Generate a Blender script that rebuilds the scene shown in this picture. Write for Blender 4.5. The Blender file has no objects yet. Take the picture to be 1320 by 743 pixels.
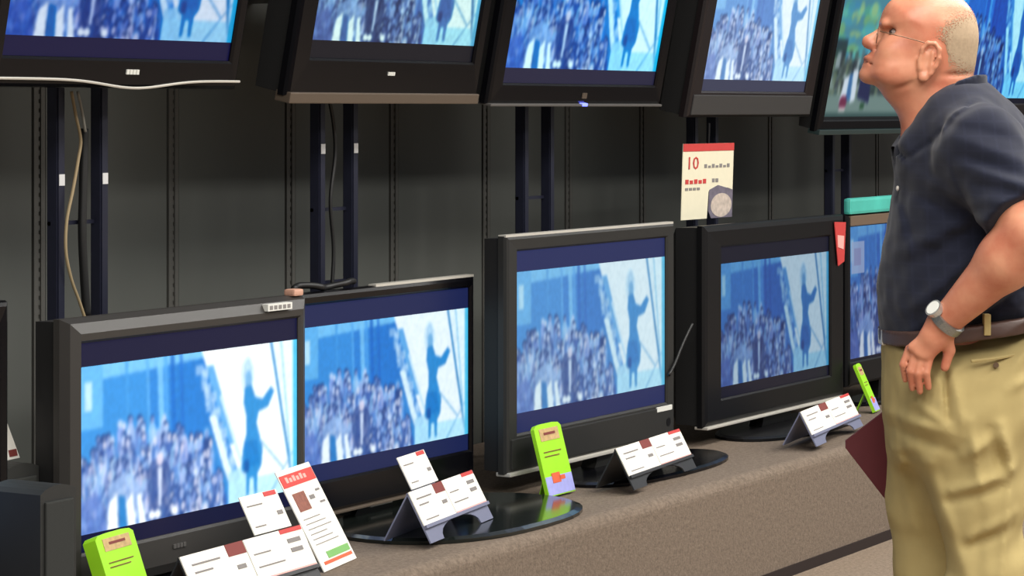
import bpy, bmesh, math, random
import numpy as np
from mathutils import Vector, Matrix

# ------------------------------------------------------------------ camera
F_PX, XV, HZ, HC = 3350.0, 1990.0, 140.0, 1.5      # focal length (px), wall vanishing point, horizon row, eye height
A = math.atan2(XV, F_PX)
scene = bpy.context.scene
COL = scene.collection
cam_d = bpy.data.cameras.new('camera')
cam_d.sensor_width = 36.0
cam_d.lens = 36.0 * F_PX / 1320.0
cam_d.shift_y = -(371.5 - HZ) / 1320.0
cam_d.clip_start = 0.05
cam = bpy.data.objects.new('camera', cam_d)
cam.location = (0, 0, HC)
cam.rotation_euler = (math.pi / 2, 0, A - math.pi / 2)
COL.objects.link(cam)
scene.camera = cam

# ------------------------------------------------------------------ world, lights, exposure
world = bpy.data.worlds.new('store_ambient')
scene.world = world
world.use_nodes = True
world.node_tree.nodes['Background'].inputs[0].default_value = (0.96, 0.98, 1.0, 1)
world.node_tree.nodes['Background'].inputs[1].default_value = 0.22

def area_light(name, loc, sx, sy, power, color=(1, .965, .91), rx=0.0):
    l = bpy.data.lights.new(name, 'AREA')
    l.shape = 'RECTANGLE'; l.size = sx; l.size_y = sy; l.energy = power; l.color = color
    o = bpy.data.objects.new(name, l); o.location = loc; o.rotation_euler = (rx, 0, 0)
    COL.objects.link(o)
    return o
for i, (y, pw) in enumerate(((-1.6, 120), (1.2, 120))):
    for x in (0.0, 3.0, 6.0, 9.0, 12.0):
        area_light('ceiling_lamp', (x, y, 3.9), 2.4, 1.2, pw)

scene.view_settings.view_transform = 'Standard'
scene.view_settings.look = 'None'
scene.view_settings.gamma = 1
scene.view_settings.use_curve_mapping = False
scene.view_settings.exposure = 0.0

# ------------------------------------------------------------------ geometry helpers
FW = np.array([math.cos(A), math.sin(A), 0]); RT = np.array([math.sin(A), -math.cos(A), 0])
CAM = np.array([0, 0, HC])
def sight(px, py): return FW + RT * (px - 660) / F_PX + np.array([0, 0, 1]) * (HZ - py) / F_PX
def on_y(px, py, Y): r = sight(px, py); return CAM + r * (Y / r[1])     # measured point on a plane parallel to the wall
def on_z(px, py, z): r = sight(px, py); return CAM + r * ((z - HC) / r[2])   # measured point on a level plane

def lin(c):
    c = np.asarray(c, float) / 255.0
    return np.where(c <= .04045, c / 12.92, ((c + .055) / 1.055) ** 2.4)

MATS = {}
def mat(name, rgb, rough=.6, metal=0.0, noise=0.0, nscale=40.0, bump=0.0, spec=.5, emit=None, estr=0.0, coat=0.0):
    if name in MATS: return MATS[name]
    m = bpy.data.materials.new(name); m.use_nodes = True
    nt = m.node_tree; b = nt.nodes['Principled BSDF']
    c = tuple(lin(rgb)) + (1,)
    b.inputs['Base Color'].default_value = c
    b.inputs['Roughness'].default_value = rough
    b.inputs['Metallic'].default_value = metal
    b.inputs['Specular IOR Level'].default_value = spec
    b.inputs['Coat Weight'].default_value = coat
    if emit is not None:
        b.inputs['Emission Color'].default_value = tuple(lin(emit)) + (1,)
        b.inputs['Emission Strength'].default_value = estr
    tc = nt.nodes.new('ShaderNodeTexCoord')
    n = nt.nodes.new('ShaderNodeTexNoise'); n.inputs['Scale'].default_value = nscale; n.inputs['Detail'].default_value = 4
    nt.links.new(tc.outputs['Object'], n.inputs['Vector'])
    mx = nt.nodes.new('ShaderNodeMix'); mx.data_type = 'RGBA'; mx.blend_type = 'MIX'
    a = max(noise, .03)
    mx.inputs['A'].default_value = tuple(v * (1 - a) for v in c[:3]) + (1,)
    mx.inputs['B'].default_value = tuple(min(1, v * (1 + a)) for v in c[:3]) + (1,)
    nt.links.new(n.outputs['Fac'], mx.inputs['Factor'])
    nt.links.new(mx.outputs['Result'], b.inputs['Base Color'])
    if bump:
        bp = nt.nodes.new('ShaderNodeBump'); bp.inputs['Strength'].default_value = bump; bp.inputs['Distance'].default_value = .01
        nt.links.new(n.outputs['Fac'], bp.inputs['Height']); nt.links.new(bp.outputs['Normal'], b.inputs['Normal'])
    MATS[name] = m
    return m

def obj(name, me, material=None, parent=None, smooth=False):
    if isinstance(me, bmesh.types.BMesh):
        bm = me; me = bpy.data.meshes.new(name)
        bmesh.ops.recalc_face_normals(bm, faces=bm.faces[:])
        bm.to_mesh(me); bm.free()
    if material is not None and not me.materials: me.materials.append(material)
    if smooth:
        me.polygons.foreach_set('use_smooth', [True] * len(me.polygons))
    o = bpy.data.objects.new(name, me); COL.objects.link(o)
    if parent is not None: o.parent = parent
    return o
def tag(o, label, cat, group=None):
    o['label'] = label; o['category'] = cat
    if group: o['group'] = group
    return o
def thing(name, label, cat, loc=(0, 0, 0), rot=(0, 0, 0), group=None):
    o = bpy.data.objects.new(name, None); COL.objects.link(o)
    o.empty_display_size = .1
    o.location = loc; o.rotation_euler = rot
    return tag(o, label, cat, group)

def box(bm, x0, x1, y0, y1, z0, z1, M=None):
    vs = [bm.verts.new(Vector(p) if M is None else M @ Vector(p)) for p in
          ((x0, y0, z0), (x1, y0, z0), (x1, y1, z0), (x0, y1, z0), (x0, y0, z1), (x1, y0, z1), (x1, y1, z1), (x0, y1, z1))]
    for f in ((0, 1, 2, 3), (4, 5, 6, 7), (0, 1, 5, 4), (1, 2, 6, 5), (2, 3, 7, 6), (3, 0, 4, 7)):
        bm.faces.new([vs[i] for i in f])
    return bm
def boxm(*a, bevel=0.0, M=None):
    bm = box(bmesh.new(), *a, M=M)
    if bevel:
        bmesh.ops.bevel(bm, geom=bm.edges[:], offset=bevel, segments=2, affect='EDGES', profile=.6)
    return bm
def tube(bm, pts, r, n=8, r2=None):
    pts = [Vector(p) for p in pts]; rings = []
    for i, p in enumerate(pts):
        t = (pts[min(i + 1, len(pts) - 1)] - pts[max(i - 1, 0)]).normalized()
        u = t.orthogonal().normalized() if i == 0 else (u - t * u.dot(t)).normalized()
        v = t.cross(u)
        rr = r if r2 is None else r + (r2 - r) * i / (len(pts) - 1)
        rings.append([bm.verts.new(p + (u * math.cos(2 * math.pi * k / n) + v * math.sin(2 * math.pi * k / n)) * rr) for k in range(n)])
    for a, b in zip(rings, rings[1:]):
        for k in range(n): bm.faces.new((a[k], a[(k + 1) % n], b[(k + 1) % n], b[k]))
    bm.faces.new(rings[0][::-1]); bm.faces.new(rings[-1])
    return bm
def spline(pts, n=8):
    P = [Vector(p) for p in pts]; P = [P[0] * 2 - P[1]] + P + [P[-1] * 2 - P[-2]]; out = []
    for i in range(1, len(P) - 2):
        for k in range(n):
            t = k / n; a, b, c, d = P[i - 1:i + 3]
            out.append(.5 * ((2 * b) + (c - a) * t + (2 * a - 5 * b + 4 * c - d) * t * t + (3 * b - a - 3 * c + d) * t ** 3))
    return out + [P[-2]]
def prism(bm, poly, y0, y1, M=None):
    """extrude an x,z polygon between two depths"""
    T = (lambda p: Vector(p)) if M is None else (lambda p: M @ Vector(p))
    a = [bm.verts.new(T((x, y0, z))) for x, z in poly]; b = [bm.verts.new(T((x, y1, z))) for x, z in poly]
    n = len(poly)
    bm.faces.new(a); bm.faces.new(b[::-1])
    for i in range(n): bm.faces.new((a[i], b[i], b[(i + 1) % n], a[(i + 1) % n]))
    return bm
def rings(bm, loops, close_last=False, close_first=False):
    """loft rectangles given as (x0,x1,z0,z1,y)"""
    L = []
    for x0, x1, z0, z1, y in loops:
        L.append([bm.verts.new(p) for p in ((x0, y, z0), (x1, y, z0), (x1, y, z1), (x0, y, z1))])
    for a, b in zip(L, L[1:]):
        for k in range(4): bm.faces.new((a[k], a[(k + 1) % 4], b[(k + 1) % 4], b[k]))
    if close_last: bm.faces.new(L[-1])
    if close_first: bm.faces.new(L[0][::-1])
    return bm
def text_mesh(s, size):
    c = bpy.data.curves.new('lettering', 'FONT'); c.body = s; c.size = size; c.extrude = .0004; c.resolution_u = 2
    o = bpy.data.objects.new('lettering', c); COL.objects.link(o)
    bpy.context.view_layer.update()
    me = bpy.data.meshes.new_from_object(o.evaluated_get(bpy.context.evaluated_depsgraph_get()))
    bpy.data.objects.remove(o); bpy.data.curves.remove(c)
    me.materials.clear()
    return me

# ------------------------------------------------------------------ the setting
WALL_Y = 4.62; FRONT_Y = 3.49; SHELF_Z = .362
def carpet(name, rgb, scale):
    m = mat(name, rgb, .95, noise=.34, nscale=scale, bump=.25, spec=.1)
    nt = m.node_tree; b = nt.nodes['Principled BSDF']
    src = b.inputs['Base Color'].links[0].from_socket
    tc = nt.nodes.new('ShaderNodeTexCoord')
    n2 = nt.nodes.new('ShaderNodeTexNoise'); n2.inputs['Scale'].default_value = 75; n2.inputs['Detail'].default_value = 3
    nt.links.new(tc.outputs['Object'], n2.inputs['Vector'])
    r = nt.nodes.new('ShaderNodeMapRange'); r.inputs[1].default_value = .3; r.inputs[2].default_value = .7; r.inputs[3].default_value = .82; r.inputs[4].default_value = 1.18
    nt.links.new(n2.outputs['Fac'], r.inputs[0])
    mx = nt.nodes.new('ShaderNodeMix'); mx.data_type = 'RGBA'; mx.blend_type = 'MULTIPLY'; mx.inputs['Factor'].default_value = 1
    nt.links.new(src, mx.inputs['A']); nt.links.new(r.outputs[0], mx.inputs['B'])
    nt.links.new(mx.outputs['Result'], b.inputs['Base Color'])
    return m
M_CARPET = carpet('platform_carpet', (118, 105, 93), 160)
M_FLOOR = carpet('floor_carpet', (134, 119, 104), 160)
M_WALL = mat('wall_panel_charcoal', (78, 80, 76), .55, noise=.12, nscale=3)
M_GAP = mat('panel_joint_dark', (22, 22, 22), .8)
M_STRIP = mat('wall_strip_charcoal', (78, 77, 73), .5, noise=.2, nscale=8)
M_KICK = mat('kick_strip_dark', (30, 20, 22), .5)

o = obj('floor', boxm(-6, 32, -8, WALL_Y + .06, -.05, 0), M_FLOOR); o['kind'] = 'structure'
wall = obj('wall_back', boxm(-4, 30, WALL_Y + .012, WALL_Y + .1, 0, 3.3), M_GAP); wall['kind'] = 'structure'
SEAM0, PITCH = 5.303, .5735
pbm = boxm(.004, PITCH - .052, 0, .014, 0, 3.25, bevel=.002)
pme = bpy.data.meshes.new('panel'); bmesh.ops.recalc_face_normals(pbm, faces=pbm.faces[:]); pbm.to_mesh(pme); pbm.free(); pme.materials.append(M_WALL)
sbm = bmesh.new()
box(sbm, -.046, -.030, -.003, .014, 0, 3.25); box(sbm, -.030, -.018, .004, .014, 0, 3.25); box(sbm, -.018, -.002, -.003, .014, 0, 3.25)
for k in range(120): box(sbm, -.030, -.018, .001, .006, .025 * k, .025 * k + .014)
sme = bpy.data.meshes.new('slotted_strip'); bmesh.ops.recalc_face_normals(sbm, faces=sbm.faces[:]); sbm.to_mesh(sme); sbm.free(); sme.materials.append(M_STRIP)
for k in range(-15, 43):
    x = SEAM0 + k * PITCH + .03
    if x > 29.4 or x < -3.9: continue
    p = obj('panel', pme, None, wall); p.location = (x, WALL_Y, 0)
    s = obj('slotted_strip', sme, None, wall); s.location = (x, WALL_Y, 0)

# display platform with a rounded nose
plat = thing('display_platform', 'long low brown carpeted platform carrying the standing televisions', 'platform', (7, FRONT_Y, 0))
bm = bmesh.new()
prof = [(WALL_Y - .015 - FRONT_Y, .03), (0, .03)]
for k in range(7):
    t = k / 6 * math.pi / 2
    prof.append((.035 - .035 * math.cos(t), SHELF_Z - .035 + .035 * math.sin(t)))
prof.append((WALL_Y - .015 - FRONT_Y, SHELF_Z))
va = [bm.verts.new((-9, y, z)) for y, z in prof]; vb = [bm.verts.new((22, y, z)) for y, z in prof]
for i in range(len(prof)):
    j = (i + 1) % len(prof); bm.faces.new((va[i], va[j], vb[j], vb[i]))
bm.faces.new(va); bm.faces.new(vb)
obj('platform_body', bm, M_CARPET, plat)
obj('kick_strip', boxm(-9, 22, -.006, WALL_Y - .02 - FRONT_Y, 0, .034), M_KICK, plat)

# ------------------------------------------------------------------ the picture on the screens
def poly_mask(U, V, poly):
    inside = np.zeros(U.shape, bool); n = len(poly)
    for i in range(n):
        x1, y1 = poly[i]; x2, y2 = poly[(i + 1) % n]
        if y1 == y2: continue
        c = ((y1 > V) != (y2 > V)) & (U < (x2 - x1) * (V - y1) / (y2 - y1) + x1)
        inside ^= c
    return inside
def paint_main(nu, nv, seed=5):
    rng = np.random.RandomState(seed); ss = 2
    V, U = np.meshgrid((np.arange(nv * ss) + .5) / (nv * ss), (np.arange(nu * ss) + .5) / (nu * ss), indexing='ij')
    I = np.zeros(U.shape + (3,))
    I[:] = (62, 138, 214)
    def put(mask, col, a=1.0): I[mask] = I[mask] * (1 - a) + np.array(col, float) * a
    put(U > .30, (54, 126, 208)); put(U > .42, (46, 116, 200))
    put((V < .10 - .10 * U) , (118, 190, 240)); put((U < .10) & (V < .38), (100, 176, 234)); put((U > .025) & (U < .055) & (V > .1) & (V < .27), (190, 228, 248))
    for x, w, c in ((.345, .012, (130, 200, 245)), (.37, .008, (84, 160, 230)), (.29, .006, (90, 165, 232)), (.20, .006, (72, 150, 222)), (.44, .006, (40, 100, 190)), (.40, .01, (36, 98, 188))):
        put((abs(U - x - .02 * V) < w) & (V < .5), c, .8)
    # bright opening on the right
    dg = .535 + .19 * V + .03 * V * V
    put(U > dg, (250, 253, 255))
    put((U > dg) & (U < dg + .035) & (V > .10) & (V < .62), (70, 150, 220), .85)
    put((U > dg + .022) & (U < dg + .036) & (V > .3), (200, 228, 250))
    # pale tower along the diagonal
    for k in range(40):
        v = .12 + .80 * k / 40; u = .535 + .19 * v + .03 * v * v - .02 + rng.uniform(-.02, .012)
        put((abs(U - u) < rng.uniform(.006, .02)) & (abs(V - v - .15 * (U - u)) < .03), (206, 230, 250) if rng.rand() < .7 else (110, 170, 230), .5)
    put((abs(U - (.60 + .20 * (V - .5))) < .016) & (V > .42), (226, 242, 252))
    put((abs(U - (.56 + .24 * (V - .5))) < .014) & (V > .48), (60, 132, 206), .9)
    put((V > .86) & (U > .66), (192, 234, 252))
    put((V > .80 - .4 * (U - .66)) & (U > .66) & (U < .76), (176, 224, 250), .8)
    # crowd
    n = 330; us = rng.uniform(-.02, .63, n); vs = rng.uniform(.33, 1.08, n)
    top = .36 + .75 * np.clip(abs(us - .26) - .04, 0, 1) ** 1.15
    keep = (vs > top) & (us < .46 + .20 * vs); us, vs = us[keep], vs[keep]
    pal = [(120, 146, 214), (176, 190, 232), (84, 128, 204), (44, 72, 142), (108, 158, 222), (142, 160, 222), (70, 110, 186), (226, 232, 250), (60, 92, 166), (150, 196, 238), (38, 60, 120), (196, 190, 226)]
    for i in np.argsort(vs):
        u, v = us[i], vs[i]; s = .75 + .55 * (v - .33); c = pal[rng.randint(len(pal))]
        w = .020 * s * rng.uniform(.8, 1.2)
        put((abs(U - u) < w * np.clip((V - v) / .05, 0, 1) ** .5) & (V > v) & (V < v + .2 * s), c, .85)
        if rng.rand() < .6: put((abs(U - u - rng.uniform(-.01, .01)) < .005) & (V > v + .05) & (V < v + .16), (206, 220, 246) if rng.rand() < .5 else (40, 64, 126), .7)
        hr = .0100 * s * rng.uniform(.8, 1.25); hv = .030 * s * rng.uniform(.8, 1.25)
        put(((U - u) / (hr * 1.4)) ** 2 + ((V - v + .012) / (hv * 1.25)) ** 2 < 1, (30, 56, 116) if rng.rand() < .75 else (150, 190, 235), .85)
        put(((U - u - .002) / hr) ** 2 + ((V - v + .004) / hv) ** 2 < 1, [(214, 212, 238), (150, 170, 224), (232, 226, 244), (110, 140, 206)][rng.randint(4)], .8)
    for k in range(330):
        u, v = rng.uniform(0, .64), rng.uniform(.42, 1.0)
        if v < .44 + .75 * max(abs(u - .26) - .04, 0) ** 1.15 or u > .45 + .2 * v: continue
        put((abs(U - u - .12 * (V - v) * rng.uniform(-1, 1)) < rng.uniform(.0025, .006)) & (abs(V - v) < rng.uniform(.02, .08)), pal[rng.randint(len(pal))], .55)
    # larger figures at the bottom
    put(poly_mask(U, V, [(.285, .70), (.31, .63), (.36, .62), (.40, .72), (.385, 1), (.30, 1)]), (44, 66, 128), .65)
    put(poly_mask(U, V, [(.335, .68), (.355, .68), (.350, .92), (.34, .92)]), (214, 220, 244))
    put(((U - .345) / .014) ** 2 + ((V - .63) / .04) ** 2 < 1, (222, 210, 232))
    put(poly_mask(U, V, [(.0, .8), (.09, .78), (.12, 1), (.0, 1)]), (92, 120, 196), .7)
    put(poly_mask(U, V, [(.12, .74), (.20, .66), (.26, .76), (.27, .9), (.13, .9)]), (160, 190, 236), .7)
    for q in ([(.125, .84), (.158, .79), (.165, 1), (.118, 1)], [(.195, .86), (.225, .8), (.24, 1), (.205, 1)], [(.245, .82), (.262, .82), (.285, 1), (.255, 1)]):
        put(poly_mask(U, V, q), (250, 252, 255))
    put(poly_mask(U, V, [(.165, .80), (.195, .82), (.205, 1), (.168, 1)]), (50, 120, 190))
    for u in (.31, .335, .41): put(((U - u) / .014) ** 2 + ((V - .965) / .028) ** 2 < 1, (250, 250, 255))
    # silhouetted performer
    fig = [(.738, .27), (.772, .26), (.79, .34), (.825, .36), (.866, .29), (.884, .32), (.852, .42), (.806, .44), (.796, .51), (.808, .58), (.826, .68), (.82, .79), (.80, .84), (.797, .97), (.785, .97), (.780, .86), (.762, .86), (.757, .97), (.745, .97), (.746, .83), (.722, .80), (.728, .67), (.746, .57), (.746, .46), (.732, .37)]
    put(((U - .752) / .034) ** 2 + ((V - .20) / .13) ** 2 < 1, (206, 230, 247), .7); put(((U - .754) / .022) ** 2 + ((V - .19) / .10) ** 2 < 1, (170, 208, 238), .7)
    put(((U - .757) / .017) ** 2 + ((V - .225) / .06) ** 2 < 1, (120, 176, 222))
    put(poly_mask(U, V, fig), (52, 134, 204))
    put(poly_mask(U, V, [(.735, .62), (.80, .62), (.812, .78), (.74, .8)]), (40, 118, 194))
    put((abs(U - .746) < .012) & (V > .74) & (V < .82), (30, 84, 160))
    # ropes and right edge
    put((U > .865 + .115 * V + .012), (236, 248, 255))
    put(abs(U - (.868 + .115 * V)) < .006, (58, 130, 190))
    put(abs(U - (.918 + .06 * V)) < .004, (150, 205, 236))
    put((abs(U - (.81 + .55 * (V - .62))) < .006) & (V > .62) & (V < .84), (110, 170, 216), .8)
    put((abs(U - (.985 - .45 * (V - .72))) < .005) & (V > .74), (110, 170, 216), .7)
    put(U > .978, (82, 190, 228))
    nz = rng.rand(nv // 2, nu // 2); nz = np.kron(nz, np.ones((4, 4)))[:nv * ss, :nu * ss]
    I *= (1 + .10 * (nz - .5))[..., None]
    I = np.clip(I, 0, 255).reshape(nv, ss, nu, ss, 3).mean((1, 3))
    # soften like a broadcast picture
    for ax in (0, 1, 0, 1):
        I = (np.roll(I, 1, ax) + 2 * I + np.roll(I, -1, ax)) / 4 if ax == 1 else np.concatenate([I[:1], (I[:-2] + 2 * I[1:-1] + I[2:]) / 4, I[-1:]])
    I[:, 0] = I[:, 1]; I[:, -1] = I[:, -2]
    return lin(I)
def paint_garden(nu, nv, seed=9, insert=False):
    rng = np.random.RandomState(seed)
    V, U = np.meshgrid((np.arange(nv) + .5) / nv, (np.arange(nu) + .5) / nu, indexing='ij')
    I = np.zeros(U.shape + (3,)); I[:] = (64, 92, 88)
    def put(mask, col, a=1.0): I[mask] = I[mask] * (1 - a) + np.array(col, float) * a
    put(V < .62, (80, 150, 170))
    for k in range(160):
        u, v = rng.rand(), rng.uniform(.2, .66)
        c = [(90, 190, 150), (150, 200, 110), (60, 150, 190), (190, 214, 130), (70, 170, 200), (110, 210, 190)][rng.randint(6)]
        put(((U - u) / rng.uniform(.02, .07)) ** 2 + ((V - v) / rng.uniform(.02, .06)) ** 2 < 1, c, .6)
    put((U < .12) & (V > .45) & (V < .7), (34, 52, 58), .8)
    for k in range(260):
        u, v = rng.rand(), rng.uniform(.56, .86)
        c = [(120, 136, 112), (70, 84, 84), (150, 170, 170), (46, 56, 66), (180, 196, 200), (96, 120, 130)][rng.randint(6)]
        put((abs(U - u) < rng.uniform(.008, .022)) & (abs(V - v) < rng.uniform(.02, .07)), c, .7)
    put(V > .84, (126, 150, 146))
    for q in ([(.15, .72), (.19, .70), (.19, .9), (.13, .9)], [(.22, .66), (.27, .66), (.28, .88), (.235, .9)]): put(poly_mask(U, V, q), (226, 236, 250))
    put(poly_mask(U, V, [(.19, .7), (.22, .68), (.235, .88), (.19, .88)]), (60, 120, 180))
    put(poly_mask(U, V, [(.30, .62), (.40, .62), (.42, .9), (.30, .86)]), (34, 44, 92))
    put(((U - .17) / .035) ** 2 + ((V - .895) / .05) ** 2 < 1, (128, 46, 84)); put((abs(U - .17) < .03) & (abs(V - .945) < .018), (220, 210, 210))
    put((abs(U - .36) < .02) & (abs(V - .92) < .02), (40, 90, 60))
    put(V > .965, (60, 92, 92))
    for _ in range(4):
        I = np.concatenate([I[:1], (I[:-2] + 2 * I[1:-1] + I[2:]) / 4, I[-1:]])
        I = np.concatenate([I[:, :1], (I[:, :-2] + 2 * I[:, 1:-1] + I[:, 2:]) / 4, I[:, -1:]], 1)
    return lin(np.clip(I, 0, 255))
def paint_portrait_corner(nu, nv):
    """the crowd scene with a pale caption picture laid over its upper left"""
    I = paint_main(nu, nv, 11)
    V, U = np.meshgrid((np.arange(nv) + .5) / nv, (np.arange(nu) + .5) / nu, indexing='ij')
    m = (U > .03) & (U < .17) & (V > .12) & (V < .36)
    I[m] = I[m] * .25 + lin((206, 214, 236)) * .75
    m2 = (U > .06) & (U < .13) & (V > .17) & (V < .30)
    I[m2] = I[m2] * .5 + lin((170, 150, 190)) * .5
    return I
NU = 220; NB = 100
def screen_mesh(name, W, H, pic, fit_top, fit_bottom, bar):
    """panel grid; the picture fills it between the letterbox bars"""
    nv = pic.shape[0]; nu = pic.shape[1]
    zs = list(np.linspace(H / 2 * .999, H / 2 - fit_top * H - .001, 4)) + list(H / 2 - fit_top * H - np.arange(nv) / (nv - 1) * (H * (1 - fit_top - fit_bottom))) + list(np.linspace(-H / 2 + fit_bottom * H - .001, -H / 2 * .999, 4))
    if fit_top <= 0: zs = zs[4:]
    xs = np.linspace(-W / 2, W / 2, nu); zs = np.array(zs)
    nz = len(zs); X, Z = np.meshgrid(xs, zs)
    P = np.stack([X, np.zeros_like(X), Z], -1).reshape(-1, 3)
    idx = np.arange(nz * nu).reshape(nz, nu)
    Fq = np.stack([idx[1:, :-1], idx[1:, 1:], idx[:-1, 1:], idx[:-1, :-1]], -1).reshape(-1, 4)
    me = bpy.data.meshes.new(name); me.from_pydata(P.tolist(), [], Fq.tolist())
    C4 = np.ones((nz, nu, 4)); off = 4 if fit_top > 0 else 0
    C4[..., :3] = lin(bar); C4[off:off + nv, :, :3] = pic
    ca = me.color_attributes.new('picture', 'FLOAT_COLOR', 'POINT')
    ca.data.foreach_set('color', C4.reshape(-1).astype(np.float32))
    return me
def screen_mat(name, tint, strength, sat=1.0, gamma=1.0):
    m = bpy.data.materials.new(name); m.use_nodes = True; nt = m.node_tree; b = nt.nodes['Principled BSDF']
    b.inputs['Base Color'].default_value = (.004, .004, .006, 1); b.inputs['Roughness'].default_value = .35; b.inputs['Specular IOR Level'].default_value = .3
    at = nt.nodes.new('ShaderNodeAttribute'); at.attribute_name = 'picture'
    g = nt.nodes.new('ShaderNodeGamma'); g.inputs[1].default_value = gamma
    hs = nt.nodes.new('ShaderNodeHueSaturation'); hs.inputs['Saturation'].default_value = sat
    mx = nt.nodes.new('ShaderNodeMix'); mx.data_type = 'RGBA'; mx.blend_type = 'MULTIPLY'; mx.inputs['Factor'].default_value = 1
    mx.inputs['B'].default_value = tuple(tint) + (1,)
    nt.links.new(at.outputs['Color'], g.inputs[0]); nt.links.new(g.outputs[0], hs.inputs['Color']); nt.links.new(hs.outputs[0], mx.inputs['A'])
    nt.links.new(mx.outputs['Result'], b.inputs['Emission Color']); b.inputs['Emission Strength'].default_value = strength
    return m
PIC = paint_main(NU, NB)
PIC_GARDEN = paint_garden(NU, NB)
PIC_CARD = paint_portrait_corner(NU, NB)

# ------------------------------------------------------------------ televisions
M_BLACK = mat('black_plastic', (15, 15, 17), .4, noise=.1, spec=.25)
M_GLOSS = mat('gloss_black_plastic', (9, 9, 13), .22, noise=.1, spec=.25)
M_DARK = mat('dark_housing', (16, 16, 17), .7, noise=.1)
M_GREY = mat('graphite_plastic', (84, 82, 80), .45, noise=.08)
M_GREY2 = mat('grey_bezel', (42, 42, 41), .45, noise=.08, spec=.3)
M_SILVER = mat('silver_trim', (206, 202, 192), .4, metal=.3)
M_BRONZE = mat('bronze_ledge', (98, 86, 74), .45, metal=.3)
M_LABEL = mat('pale_label', (215, 215, 208), .6)
M_INK = mat('grey_print', (128, 124, 122), .8)
M_LED = mat('blue_led', (90, 100, 230), .4, emit=(110, 120, 255), estr=2.5)

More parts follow.
